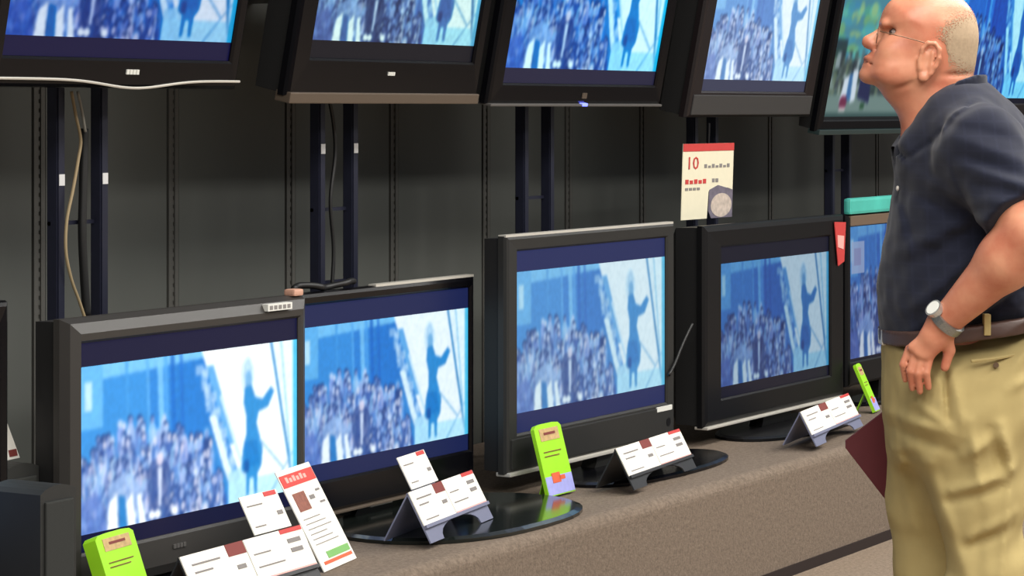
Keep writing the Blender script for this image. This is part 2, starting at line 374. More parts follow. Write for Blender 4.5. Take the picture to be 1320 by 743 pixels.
def television(spec):
    """spec: centre of the screen, size, bezel widths, parts"""
    W = spec['W']; H = W * 9 / 16
    cx, cy, cz = spec['c']; l, r, t, b = spec['bezel']; dep = spec.get('depth', .11)
    hung = spec.get('hung', False)
    root = thing('television', spec['label'], 'television', (0, 0, 0), (0, 0, 0), spec['group'])
    if hung:      # origin at the lower edge of the screen so that the tilt turns about it
        root.location = (cx, cy, cz - H / 2); root.rotation_euler = (math.radians(spec['tilt']), 0, 0); zc = H / 2
    else:
        root.location = (cx, cy, SHELF_Z); zc = cz - SHELF_Z
    x0, x1, z0, z1 = -W / 2, W / 2, zc - H / 2, zc + H / 2
    X0, X1, Z0, Z1 = x0 - l, x1 + r, z0 - b, z1 + t
    ch = spec.get('chamfer', .012); cd = spec.get('chamfer_depth', .015)
    bm = bmesh.new()
    ic = .006
    rings(bm, [(x0, x1, z0, z1, .002), (x0, x1, z0, z1, -.004), (x0 - ic, x1 + ic, z0 - ic, z1 + ic, -.010),
               (X0 + ch, X1 - ch, Z0 + ch, Z1 - ch, -.012), (X0 + .3 * ch, X1 - .3 * ch, Z0 + .3 * ch, Z1 - .3 * ch, -.012 + .35 * cd),
               (X0, X1, Z0, Z1, -.012 + cd), (X0, X1, Z0, Z1, .006 + cd), (X0 + .01, X1 - .01, Z0 + .01, Z1 - .01, .008 + cd)])
    obj('frame', bm, spec['mat'], root)
    bm = bmesh.new()
    rings(bm, [(X0 + .006, X1 - .006, Z0 + .006, Z1 - .006, .004 + cd), (X0 + .008, X1 - .008, Z0 + .008, Z1 - .008, dep * .6), (X0 + .10, X1 - .10, Z0 + .07, Z1 - .07, dep), (X0 + .12, X1 - .12, Z0 + .1, Z1 - .1, dep + .01)], True, True)
    obj('rear_housing', bm, M_DARK, root)
    s = obj('screen', screen_mesh('screen', W, H, spec['pic'], spec.get('bar_top', .10), spec.get('bar_bottom', .10), spec.get('bar', (24, 26, 78))), screen_mat('screen_glow', *spec['glow']), root)
    s.location = (0, 0, zc)
    if 'trim' in spec:
        h, m = spec['trim']
        bm = boxm(X0 + .004, X1 - .004, -.020, .03, Z0 - h * .6, Z0 + h * .4, bevel=min(.003, h * .3)); obj('lower_trim', bm, m, root)
    if spec.get('top_line'):
        obj('top_trim_highlight', boxm(X0 + spec['top_line'] * (X1 - X0), X1, -.006, .02, Z1 - .003, Z1 + .004), M_SILVER, root)  # thin silver edge; on the gloss black set it is a highlight put in as silver
    if 'logo' in spec:
        u, v, w, h, m = spec['logo']; lx = X0 + u * (X1 - X0); lz = z0 - v * b
        bm = bmesh.new()
        for k in range(4): box(bm, lx - w / 2 + w * k / 4, lx - w / 2 + w * (k + .78) / 4, -.0145, -.011, lz - h / 2, lz + h / 2)
        obj('logo', bm, m, root)
    if 'speaker_strip' in spec:
        obj('speaker_strip', boxm(X0 + .02, X1 - .02, -.016, -.008, Z0 + .012, z0 - .012, bevel=.003), spec['speaker_strip'], root)
    if not hung:
        st = spec.get('stand', 'glass')
        bw, bd = spec.get('base', (.62, .30))
        bx, by = spec.get('base_off', (0, 0))
        # oval foot
        bm = bmesh.new(); n = 40; lo, mi, up = [], [], []
        for k in range(n):
            a = 2 * math.pi * k / n; ca, sa = math.cos(a), math.sin(a)
            ex = bw / 2 * math.copysign(abs(ca) ** .8, ca); ey = bd / 2 * math.copysign(abs(sa) ** .9, sa)
            lo.append(bm.verts.new((bx + ex, by + ey, .001))); mi.append(bm.verts.new((bx + ex, by + ey, .010))); up.append(bm.verts.new((bx + ex * .96, by + ey * .94, .016)))
        for a_, b_ in ((lo, mi), (mi, up)):
            for k in range(n): bm.faces.new((a_[k], a_[(k + 1) % n], b_[(k + 1) % n], b_[k]))
        bm.faces.new(lo[::-1]); bm.faces.new(up)
        obj('stand_base', bm, spec.get('base_mat', M_GLOSS), root)
        nw = spec.get('neck', .26)
        bm = bmesh.new()
        for k, (zz, ww) in enumerate(((.012, nw), (.03, nw * .9), (Z0 + .06, nw * .8))):
            v4 = [bm.verts.new(p) for p in ((bx - ww / 2, .02, zz), (bx + ww / 2, .02, zz), (bx + ww / 2, .07, zz), (bx - ww / 2, .07, zz))]
            if k:
                for q in range(4): bm.faces.new((pv[q], pv[(q + 1) % 4], v4[(q + 1) % 4], v4[q]))
            else: bm.faces.new(v4)
            pv = v4
        bm.faces.new(pv)
        obj('stand_neck', bm, spec.get('neck_mat', M_BLACK), root)
    root['_ext'] = 0; del root['_ext']
    spec['root'] = root; spec['rect'] = (X0, X1, Z0, Z1, z0)
    return root

GL = 'televisions standing on the carpeted platform'; GU = 'televisions hung in a row along the wall'
BLUE = (1, 1, 1)
LOW = [
 dict(label='wide-screen set with sloping graphite bezel and silver sticker on its top edge', c=(4.92, 3.80, .739), W=.836, bezel=(.040, .046, .055, .10), mat=mat('sloped_graphite_bezel', (52, 50, 48), .45), chamfer=.034, chamfer_depth=.036, depth=.17,
      pic=PIC, bar_top=.115, bar_bottom=.085, glow=((.92, .98, 1.0), 1.22, 1.05, .86), logo=(.42, .30, .05, .010, M_GREY), base=(.66, .26), base_off=(0, .02), trim=(.006, M_GREY2), bar=(5, 6, 34)),
 dict(label='gloss black television overlapped by the graphite bezelled one, on a wide oval glass foot', c=(5.785, 3.82, .772), W=.808, bezel=(.02, .022, .032, .085), mat=M_GLOSS, depth=.10,
      pic=PIC, bar_top=.125, bar_bottom=.10, glow=((.82, .94, 1.0), 1.06, 1.05, .9), trim=(.008, M_BRONZE), top_line=.42, base=(.90, .56), base_off=(.03, -.21), base_mat=mat('green_black_glass', (22, 26, 24), .12, noise=.2, nscale=6), neck=.34, neck_mat=M_GLOSS, bar=(22, 28, 66)),
 dict(label='silver-edged grey television with a speaker strip below its screen and a white sticker', c=(6.88, 3.80, .828), W=.932, bezel=(.062, .050, .045, .11), mat=M_GREY2, chamfer=.010, chamfer_depth=.014, depth=.12,
      pic=PIC, bar_top=.115, bar_bottom=.11, glow=((.72, .90, .98), .92, .95, .85), trim=(.012, M_SILVER), top_line=.001, speaker_strip=M_GREY2, logo=(.55, .52, .035, .012, M_SILVER), base=(.90, .34), base_off=(.19, -.08), base_mat=M_GLOSS, neck=.30, neck_mat=mat('charcoal_neck', (40, 39, 36), .5), bar=(22, 27, 76)),
 dict(label='broad black-bezelled television with thin silver lower edge and a red tag on its corner', c=(8.184, 3.80, .79), W=.891, bezel=(.128, .118, .075, .085), mat=M_BLACK, chamfer=.02, chamfer_depth=.012, depth=.17,
      pic=PIC, bar_top=.11, bar_bottom=.075, glow=((.52, .72, .88), .66, .95, 1.1), trim=(.010, M_SILVER), base=(.86, .34), base_off=(.05, -.02), base_mat=M_BLACK, bar=(8, 10, 46)),
 dict(label='television with a brown reflection on its top bezel and a teal card lying along its top, beside the man', c=(9.25, 3.80, .818), W=.88, bezel=(.026, .03, .045, .09), mat=M_BLACK, depth=.10,
      pic=PIC_CARD, bar_top=0.0, bar_bottom=.02, glow=((.62, .72, .86), .72, .95, 1.15), base=(.6, .18), base_off=(0, .05), bar=(14, 16, 50)),
 dict(label='television standing on the platform behind the man, mostly hidden by his back', c=(10.42, 3.80, .80), W=.93, bezel=(.05, .05, .05, .09), mat=M_BLACK, depth=.11,
      pic=PIC, glow=((.85, .97, 1.0), 1.0, 1.1, 1.0), base=(.64, .28)),
]
SR = on_y(8, 520, 3.80)
LOW.append(dict(label='black television standing beside the two black speaker boxes', c=(SR[0] - .035 - .42, 3.80, .80), W=.84, bezel=(.035, .035, .05, .09), mat=M_GLOSS, depth=.10,
      pic=PIC, glow=((.8, .9, 1.0), 1.0, 1.1, 1.0), base=(.6, .28)))
KBS = (1.026, 1.050, 1.026, 1.026, 1.026, 1.026, 1.026)     # the sets stand a hand's breadth behind the first reading, and are that much larger
for s, KB in zip(LOW, KBS):
    s['group'] = GL; x_, y_, z_ = s['c']; s['c'] = (x_ * KB, y_ * KB, HC + (z_ - HC) * KB); s['W'] *= KB; s['bezel'] = tuple(v * KB for v in s['bezel'])
    television(s)

def hung(label, pl, pr, Y, W, barb, **kw):
    """measured lower corners of the picture -> centre of the panel"""
    L = on_y(*pl, Y); R = on_y(*pr, Y); H = W * 9 / 16
    zb = (L[2] + R[2]) / 2 - barb * H
    d = dict(label=label, c=((L[0] + R[0]) / 2, Y, zb + H / 2), W=W, hung=True, tilt=kw.pop('tilt', 11), bar_bottom=barb, group=GU)
    d.update(kw); return d
UP = [
 hung('hung television with a wavy silver line along its lower edge and a blue picture', (1, 43), (294, 55), 4.05, .862, .10, bezel=(.05, .04, .05, .075), mat=M_GLOSS, depth=.17, pic=PIC, glow=((.66, .78, .95), .95, 1.15, 1.15), logo=(.545, .42, .05, .012, M_LABEL), bar=(20, 21, 70)),
 hung('hung television with a bronze ledge under its black frame, greenish picture', (397, 47), (607, 62), 4.05, .838, .105, bezel=(.085, .05, .05, .105), mat=M_GLOSS, depth=.17, pic=PIC, glow=((.72, .98, .95), 1.0, .85, 1.5), logo=(.50, .36, .035, .010, M_LABEL), trim=(.030, M_BRONZE), bar=(32, 32, 54)),
 hung('hung gloss black television with a small violet light on its lower edge', (646, 85), (842, 93), 4.05, .993, .085, bezel=(.075, .055, .05, .065), mat=M_GLOSS, depth=.17, pic=PIC, glow=((.62, .93, 1.0), 1.12, 1.15, 1.05), logo=(.52, .55, .03, .018, M_BRONZE), trim=(.008, M_GREY), bar=(42, 36, 58)),
 hung('hung television with a grey strip below its pale lavender picture, above the paper sign', (902, 100), (1036, 106), 4.05, .872, .085, bezel=(.085, .075, .06, .095), mat=mat('plum_black_bezel', (26, 20, 22), .35), depth=.17, pic=PIC, glow=((.80, .92, 1.0), 1.08, .8, .9), speaker_strip=mat('strip_grey', (54, 53, 53), .5), bar=(48, 46, 70)),
 hung('hung television showing a green garden picture beside the man\'s face', (1060, 150), (1186, 150), 4.05, 1.0, .02, bezel=(.05, .05, .05, .045), mat=M_GLOSS, depth=.12, pic=PIC_GARDEN, bar_top=0.0, glow=((.95, 1.0, 1.0), .78, .95, 1.1), trim=(.02, mat('teal_black_edge', (44, 58, 58), .3)), bar=(20, 30, 34)),
 hung('hung television showing a cyan picture behind the man\'s head and shoulder', (1212, 125), (1326, 127), 4.05, 1.06, .04, bezel=(.05, .06, .05, .11), mat=mat('plum_black_bezel', (26, 20, 22), .35), depth=.12, pic=PIC, bar_top=.04, glow=((.42, .86, 1.0), 1.0, 1.0, 1.45), bar=(20, 30, 60)),
]
for s in UP: television(s)

# wavy silver line on the first hung set
X0, X1, Z0, Z1, z0 = UP[0]['rect']
pts = []
for k in range(41):
    u = k / 40; x = X0 + (X1 - X0) * u
    pts.append((x, -.016, Z0 + .024 - .020 * math.exp(-((u - .56) / .17) ** 2)))
obj('wavy_trim', tube(bmesh.new(), pts, .0035, 6), M_SILVER, UP[0]['root'])
X0, X1, Z0, Z1, z0 = UP[2]['rect']
obj('indicator_light', boxm(-.005, .028, -.022, -.008, Z0 - .004, Z0 + .006, bevel=.002), M_LED, UP[2]['root'])
# stickers on the standing sets
X0, X1, Z0, Z1, z0 = LOW[0]['rect']
stk = obj('sticker', boxm(X1 - .20, X1 - .095, -.0205, -.0005, Z1 - .030, Z1 - .012, bevel=.001), M_LABEL, LOW[0]['root'])
bm = bmesh.new()
for k in range(5): box(bm, X1 - .193 + .019 * k, X1 - .180 + .019 * k, -.0212, -.0204, Z1 - .026, Z1 - .016)
obj('sticker_print', bm, M_INK, stk)
knob = obj('aerial_knob', boxm(X1 - .05, X1 - .008, .005, .04, Z1 - .002, Z1 + .016, bevel=.006), mat('pink_beige_plastic', (196, 150, 128), .6), LOW[0]['root'])
X0, X1, Z0, Z1, z0 = LOW[2]['rect']
obj('sticker', boxm(X1 - .135, X1 - .03, -.0175, -.012, z0 - .024, z0 - .008, bevel=.001), M_LABEL, LOW[2]['root'])
bm = bmesh.new(); tube(bm, [(X1 - .055, -.0175, z0 - .062), (X1 - .055, -.008, z0 - .062)], .014, 14); obj('power_button', bm, M_BLACK, LOW[2]['root'])
X0, X1, Z0, Z1, z0 = LOW[3]['rect']
M_RED = mat('red_print', (190, 58, 56), .6, noise=.1); M_PINK = mat('pink_print', (232, 168, 160), .6)
rt_ = tag(obj('corner_tag', prism(bmesh.new(), [(0, .0), (.055, .0), (.12, .01), (.12, .07), (.115, .155), (.06, .16), (0, .155)] if False else [(.03, 0), (.085, .015), (.10, .16), (-.005, .165)], -.0015, .0015), M_RED), 'small red paper tag stuck on a black bezel corner', 'tag')
rt_.location = (LOW[3]['c'][0] + X1 - .102, LOW[3]['c'][1] - .0165, SHELF_Z + Z1 - .19)
obj('tag_print', prism(bmesh.new(), [(.025, .07), (.075, .06), (.08, .11), (.02, .115)], -.0030, -.0015), M_PINK, rt_)
# glints of light on the black set's stand, put in as silver bars
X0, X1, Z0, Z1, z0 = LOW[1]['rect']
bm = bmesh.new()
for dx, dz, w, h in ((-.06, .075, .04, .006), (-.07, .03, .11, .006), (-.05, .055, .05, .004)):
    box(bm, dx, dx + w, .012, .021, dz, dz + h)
obj('stand_glints', bm, M_SILVER, LOW[1]['root'])

# ------------------------------------------------------------------ mount racks
M_POLE = mat('navy_black_steel', (36, 38, 54), .38, metal=.3, noise=.15)
M_STK = mat('white_sticker', (200, 200, 200), .7)
PX = [4.941, 6.067, 7.213, 8.430, 9.660, 10.80]
RL = ['steel upright pair with a tan cable hanging between its poles', 'steel upright pair behind the gloss black television', 'steel upright pair behind the silver-edged grey television',
      'steel upright pair behind the paper sign', 'steel upright pair between the man and the paper sign', 'steel upright pair hidden behind the man']
for i, x in enumerate(PX):
    r = thing('mount_rack', RL[i], 'mount', (x + .08, 4.25, SHELF_Z), (0, 0, 0), 'upright pairs carrying the hung televisions')
    for sx in (-1, 1):
        xx = sx * .083
        bm = bmesh.new()
        box(bm, xx - .002, xx + .028, -.015, .022, 0, 2.45)
        bmesh.ops.bevel(bm, geom=bm.edges[:], offset=.004, segments=2, affect='EDGES')
        up = obj('upright', bm, M_POLE, r)
        if i < 2:
            zz = on_y(75 if i == 0 else 412, 232 if i == 0 else 192, 4.25)[2] - SHELF_Z
            obj('sticker', boxm(xx + .003, xx + .0235, -.0165, -.014, zz - .014, zz + .014), M_STK, up)
    for zz in ({0: [287], 1: [270, 364], 2: [255]}.get(i, [220])):
        z_ = on_y(660, zz, 4.25)[2]
        z_ = on_y((100, 428, 690, 907, 1078, 1200)[i], zz, 4.25)[2] - SHELF_Z
        obj('crossbar', boxm(-.085, .085, .008, .018, z_ - .005, z_ + .005), M_POLE, r)
    for zz in (1.45, 1.85):
        obj('wall_bracket', boxm(-.12, .12, .0225, WALL_Y - 4.25 - .002, zz, zz + .05, bevel=.003), M_POLE, r)
    # plate and arm reaching to the back of the hung set
    u_ = UP[i]; tl = math.radians(u_['tilt']); zb = u_['c'][2] - u_['W'] * 9 / 32
    Mb = Matrix.Translation((u_['c'][0] - x - .08, u_['c'][1] - 4.25, zb - SHELF_Z)) @ Matrix.Rotation(tl, 4, 'X')
    d_ = u_['depth'] + .012
    obj('tilt_plate', boxm(-.16, .16, d_, d_ + .008, .10, .34, bevel=.002, M=Mb), M_POLE, r)
    e_ = Mb @ Vector((0, d_ + .008, .22))
    obj('tilt_arm', boxm(-.11, .11, e_.y + .006, -.0155, e_.z - .03, e_.z + .03, bevel=.003), M_POLE, r)

# cables
M_TAN = mat('tan_cable', (150, 132, 100), .6); M_CBL = mat('black_cable', (14, 14, 15), .5); M_WCB = mat('white_cable', (150, 148, 140), .6)
def cable(name, pix, Y, r, m, label):
    pts = spline([on_y(x, y, Y) for x, y in pix], 6)
    return tag(obj(name, tube(bmesh.new(), pts, r, 6), m, smooth=True), label, 'cable')
cable('cable', [(92, 118), (98, 150), (104, 180), (101, 205), (94, 245), (86, 285), (85, 325), (92, 360), (102, 388), (110, 412)], 4.222, .0045, M_TAN, 'thin tan cable looping down between two steel uprights')
cable('cable', [(100, 118), (106, 145), (110, 170)], 4.225, .004, M_WCB, 'short pale cable end below the wavy-trimmed hung television')
cable('cable_bundle', [(109, 166), (108, 200), (107, 250), (106, 300), (108, 350), (112, 412)], 4.245, .012, M_CBL, 'thick black cable bundle beside the tan cable')
cable('cable', [(424, 126), (430, 160), (432, 200), (426, 260), (430, 320), (428, 372)], 4.245, .006, M_CBL, 'black cable running down behind the gloss black television')
cable('cable', [(892, 418), (886, 430), (878, 448), (870, 468), (862, 484)], 3.88, .006, M_CBL, 'black cable drooping beside the silver-edged grey television')
X0, X1, Z0, Z1, z0 = LOW[1]['rect']
cc = LOW[1]['c']
pts = spline([(cc[0] + X0 + .02 + .30 * t, cc[1] + .02 + .012 * math.sin(14 * t), SHELF_Z + Z1 + .012 + .006 * math.sin(9 * t)) for t in np.linspace(0, 1, 9)], 5)
tag(obj('coiled_cable', tube(bmesh.new(), pts, .009, 8), M_CBL, smooth=True), 'black cable lying along the top edge of the gloss black television', 'cable')

# ------------------------------------------------------------------ signs and papers
M_PAPER = mat('white_card', (236, 232, 222), .7, noise=.04); M_CREAM = mat('cream_card', (222, 216, 190), .7, noise=.04)
M_HOLD = mat('blue_grey_holder', (112, 116, 140), .4); M_HOLDB = mat('dark_holder', (40, 42, 46), .4)
M_MAROON = mat('maroon_print', (120, 52, 48), .7); M_GREEN = mat('green_print', (120, 176, 100), .7)
M_LIME = mat('lime_card', (156, 222, 32), .5, noise=.08, nscale=20); M_LAV = mat('lavender_print', (160, 164, 226), .6, noise=.2, nscale=60)
M_OCHRE = mat('ochre_print', (190, 160, 110), .6, noise=.4, nscale=80); M_ORANGE = mat('orange_print', (214, 96, 60), .6)

def frame_at(pl, pr, z=SHELF_Z):
    L = Vector(on_z(*pl, z)); R = Vector(on_z(*pr, z)); c = (L + R) / 2; d = R - L
    return c, math.atan2(d.y, d.x), d.length
def sheet(parent, name, x0, x1, s0, s1, y0, y1, m, lean):
    """a flat piece in a plane leaning back by `lean`, s measured up the slope"""
    M = Matrix.Rotation(-lean, 4, 'X')
    return obj(name, boxm(x0, x1, y0, y1, s0, s1, M=M), m, parent)
def bars(parent, name, rects, y, m, lean):
    M = Matrix.Rotation(-lean, 4, 'X'); bm = bmesh.new()
    for x0, x1, s0, s1 in rects: box(bm, x0, x1, y, y + .0012, s0, s1, M=M)
    o_ = obj(name, bm, m, parent)
    if len(rects) > 1: o_['kind'] = 'stuff'
    return o_
def holder_sign(label, pl, pr, leg, cardh, hm, lean=math.radians(28), tab=None, width=None, lift=.018):
    c, yaw, w = frame_at(pl, pr, SHELF_Z + lift)
    if width: w = width
    r = thing('price_sign', label, 'sign', c, (0, 0, yaw), 'tent price signs in front of the televisions')
    M = Matrix.Rotation(-lean, 4, 'X')
    arch = [(-w / 2, 0), (-w * .36, 0)]
    for k in range(13):
        a = math.pi * (1 - k / 12); arch.append((w * .30 * math.cos(a), leg * .92 * math.sin(a) ** .8 if 0 < k < 12 else 0))
    arch += [(w * .36, 0), (w / 2, 0), (w / 2, leg + cardh), (-w / 2, leg + cardh)]
    bm = prism(bmesh.new(), arch, 0, .004, M=M)
    obj('holder_front', bm, hm, r)
    T = (leg + cardh)
    M2 = Matrix.Translation((0, T * math.sin(lean) * 2, 0)) @ Matrix.Rotation(lean, 4, 'X')
    obj('holder_back', boxm(-w / 2, w / 2, -.004, 0, 0, T - .004, M=M2), hm, r)
    obj('holder_lip', boxm(-w / 2, w / 2, -.009, 0, leg - .006, leg + .003, M=M), hm, r)
    cd = sheet(r, 'card', -w / 2, -.002, leg, leg + cardh, -.004, -.001, M_PAPER, lean)
    ce = sheet(r, 'card', .002, w / 2, leg, leg + cardh, -.004, -.001, M_PAPER, lean)
    k = cardh
    bars(cd, 'header_block', [(-.055 * w / .36, -.004, leg + .72 * k, leg + k)], -.0054, M_MAROON, lean)
    bars(ce, 'header_block', [(.11 * w / .36, w / 2 - .004, leg + .90 * k, leg + k)], -.0054, M_RED, lean)
    bars(cd, 'printed_text', [(-w * .44, -w * .22, leg + .74 * k, leg + .78 * k), (-w * .44, -w * .30, leg + .56 * k, leg + .60 * k), (-w * .12, -w * .05, leg + .40 * k, leg + .50 * k), (-w * .44, -w * .25, leg + .14 * k, leg + .17 * k)], -.0054, M_INK, lean)
    bars(ce, 'printed_text', [(w * .34, w * .45, leg + .66 * k, leg + .76 * k), (w * .34, w * .44, leg + .44 * k, leg + .54 * k), (w * .04, w * .18, leg + .60 * k, leg + .63 * k), (w * .04, w * .26, leg + .30 * k, leg + .33 * k)], -.0054, M_INK, lean)
    bars(ce, 'footer_line', [(.004, w / 2 - .004, leg + .02 * k, leg + .07 * k)], -.0054, M_PINK, lean)
    if tab:
        x0, x1, h = tab
        tb = sheet(r, 'tab_card', x0, x1, T + .004, T + h, -.002, .001, M_PAPER, lean)
        sheet(r, 'tab_backing', x0 + .01, x1 - .01, T - .03, T + h * .8, .0045, .007, hm, lean)
        bars(tb, 'header_block', [(x1 - .06, x1 - .008, T + h * .88, T + h - .001)], -.0034, M_RED, lean)
        bars(tb, 'printed_text', [(x1 - .035, x1 - .012, T + h * .38, T + h * .48), (x0 + .015, x0 + .08, T + h * .72, T + h * .75), (x0 + .015, x0 + .06, T + h * .2, T + h * .23)], -.0034, M_INK, lean)
    return r
holder_sign('white price sign with a tab card, on blue-grey tent legs on the oval glass foot', (556, 701), (636, 668), .045, .098, M_HOLD, tab=(-.19, -.01, .095))
holder_sign('white price sign on dark tent legs, on the foot of the silver-edged grey television', (818, 632), (898, 603), .040, .092, M_HOLDB)
holder_sign('white price sign on blue-grey tent legs below the broad black-bezelled television', (1053, 576), (1113, 549), .038, .088, M_HOLD)
holder_sign('white price sign with a tab card, beside the tall red-headed leaflet', (264, 800), (418, 752), .045, .105, M_HOLDB, tab=(.06, .22, .10), lift=.004)

# tall leaflet
c, yaw, w = frame_at((412, 741), (466, 717), SHELF_Z + .002)
lf = thing('leaflet', 'tall white leaflet with a red heading leaning back before the graphite set', 'leaflet', c, (0, 0, yaw))
ln = math.radians(29); LH = .272; w = .212
pg = sheet(lf, 'page', -w / 2, w / 2, 0, LH, 0, .003, M_PAPER, ln)
M3 = Matrix.Translation((0, LH * .5 * math.sin(ln) * 2, 0)) @ Matrix.Rotation(ln, 4, 'X')
obj('strut', boxm(-.03, .03, -.003, 0, 0, LH * .5 - .004, M=M3), M_PAPER, lf)
bars(pg, 'heading_band', [(-w * .48, w * .48, LH * .83, LH * .95)], -.0014, mat('heading_red', (206, 66, 60), .6, noise=.15), ln)
bars(pg, 'heading_lettering', [(-w * .36 + .022 * k, -w * .36 + .022 * k + .015, LH * .87, LH * (.91 if k % 2 else .925)) for k in range(6)], -.0024, M_PINK, ln)
bars(pg, 'picture', [(-w * .36, -w * .02, LH * .58, LH * .76)], -.0014, mat('brown_picture', (136, 84, 70), .7, noise=.5, nscale=90), ln)
bars(pg, 'printed_text', [(w * .06, w * .20, LH * .66, LH * .70), (w * .30, w * .42, LH * .72, LH * .74), (w * .28, w * .42, LH * .60, LH * .62)] + [(-w * .38, w * (.1 + .1 * (k % 3)), LH * (.50 - .05 * k), LH * (.507 - .05 * k)) for k in range(6)], -.0014, M_INK, ln)
bars(pg, 'green_band', [(-w * .22, w * .44, LH * .10, LH * .165)], -.0014, M_GREEN, ln)
bars(pg, 'red_band', [(-w * .40, w * .44, LH * .055, LH * .085)], -.0014, M_ORANGE, ln)

def lime_box(label, pl, pr, h, lean, dep, w=None):
    c, yaw, ww = frame_at(pl, pr, SHELF_Z + .004); w = w or ww
    r = thing('lime_leaflet', label, 'leaflet', c, (0, 0, yaw), 'lime green leaflets on the platform')
    r.location.z += dep * math.sin(lean)
    M = Matrix.Rotation(-lean, 4, 'X')
    poly = [(-w / 2, 0), (w / 2, 0), (w / 2, h * .94), (w * .42, h * .985), (w * .2, h), (-w * .2, h), (-w * .42, h * .985), (-w / 2, h * .94)]
    pk = obj('cover', prism(bmesh.new(), poly, 0, dep, M=M), M_LIME, r)
    M4 = Matrix.Translation((0, h * .45 * math.sin(lean) * 2 + dep, -dep * math.sin(lean))) @ Matrix.Rotation(lean, 4, 'X')
    obj('strut', boxm(-w * .2, w * .2, -.003, 0, 0, h * .45 - .006, M=M4), M_LIME, r)
    bars(pk, 'lower_picture', [(-w / 2 + .002, w / 2 - .002, .003, h * .27)], -.0012, M_LAV, lean)
    bars(pk, 'figure_print', [(-w * .25, w * .05, h * .17, h * .31), (w * .0, w * .22, h * .20, h * .26)], -.0022, M_ORANGE, lean)
    bars(pk, 'upper_picture', [(-w * .34, w * .36, h * .76, h * .93)], -.0012, M_OCHRE, lean)
    bars(pk, 'printed_text', [(-w * .2, w * .22, h * .84, h * .875), (-w * .34, w * .3, h * .60, h * .612), (-w * .34, w * .2, h * .54, h * .552)], -.0022, M_MAROON, lean)
    return r
lime_box('lime green leaflet with a lavender foot beside the silver-edged grey television', (708, 643), (742, 634), .212, math.radians(15), .012)
lb = lime_box('lime green packet with a white top below the graphite bezelled screen', (150, 794), (198, 778), .172, math.radians(20), .035)
lime_box('lime green leaflet standing beside the man\'s hip', (1124, 535), (1139, 528), .190, math.radians(24), .012, w=.075)

# paper sign hanging below the fourth hung set
sp = on_y(914, 185, 4.02)
hs = thing('hanging_sign', 'paper sign with a red top band hanging under a television', 'sign', sp, (math.radians(2), 0, math.radians(-2)))
sw, sh = .185 * 2 * .93, .268
sw = on_y(945, 200, 4.02)[0] - on_y(884, 200, 4.02)[0]; sh = sp[2] - on_y(914, 282, 4.02)[2]
obj('sheet', prism(bmesh.new(), [(-sw / 2, 0), (sw / 2, 0), (sw / 2, -sh * .63), (sw * .40, -sh * .60), (sw * .02, -sh * .64), (sw * .0, -sh), (-sw / 2, -sh)], 0, .002), M_CREAM, hs)
obj('red_band', boxm(-sw / 2, sw / 2, -.0015, 0, -sh * .10, 0), M_RED, hs)
obj('picture', prism(bmesh.new(), [(sw * .03, -sh * .62), (sw * .20, -sh * .56), (sw * .5, -sh * .63), (sw * .5, -sh), (sw * .08, -sh), (sw * .02, -sh * .9)], -.0012, .001), mat('dim_violet_print', (104, 98, 112), .7, noise=.5, nscale=40), hs)
bm = bmesh.new()
vs = [bm.verts.new((sw * .27 + .055 * 1.4 * math.cos(2 * math.pi * k / 20), -.002, -sh * .83 + .042 * math.sin(2 * math.pi * k / 20))) for k in range(20)]; bm.faces.new(vs)
obj('round_picture', bm, mat('pale_brown_print', (190, 176, 164), .7, noise=.5, nscale=50), hs)
t1 = obj('red_numerals', text_mesh('10', .062), M_RED, hs); t1.rotation_euler = (math.pi / 2, 0, 0); t1.scale = (1.5, 1, 1); t1.location = (-sw * .44, -.0014, -sh * .335)
bm = bmesh.new()
for k in range(7): box(bm, -sw * .08 + sw * .075 * k, -sw * .08 + sw * .075 * k + sw * .05, -.0014, 0, -sh * .325, -sh * (.275 + .02 * (k % 2)))
for k in range(4): box(bm, -sw * .44 + sw * .075 * k, -sw * .44 + sw * .075 * k + sw * .055, -.0014, 0, -sh * .615, -sh * .58)
for k in range(2): box(bm, sw * .08 + sw * .07 * k, sw * .08 + sw * .07 * k + sw * .05, -.0014, 0, -sh * .52, -sh * .47)
obj('printed_text', bm, M_INK, hs)
bm = bmesh.new()
for k in range(5): box(bm, -sw * .44 + sw * .085 * k, -sw * .44 + sw * .085 * k + sw * .06, -.0014, 0, -sh * .53, -sh * (.47 + .012 * (k % 2)))
obj('red_lettering', bm, M_RED, hs)
obj('hanger', boxm(-.005, .005, .0, .003, -.01, .07), M_BLACK, hs)

# teal card on the set by the man
X0, X1, Z0, Z1, z0 = LOW[4]['rect']; c5 = LOW[4]['c']
obj('top_bezel_reflection', boxm(X0 + .012, X1 - .012, -.016, -.008, Z1 - .042, Z1 - .004, bevel=.002), mat('brown_reflection', (104, 86, 70), .5), LOW[4]['root'])  # brownish reflection on the black top bezel, put in as a coloured strip
tc = tag(obj('teal_card', boxm(0, .50, -.018, .012, 0, .062, bevel=.012), mat('teal_gloss_card', (74, 178, 164), .4, noise=.35, nscale=6)), 'teal card resting along the top of the standing television by the man', 'card')
tc.location = (c5[0] + X0 + .003, c5[1] - .0, SHELF_Z + Z1 + .0005)

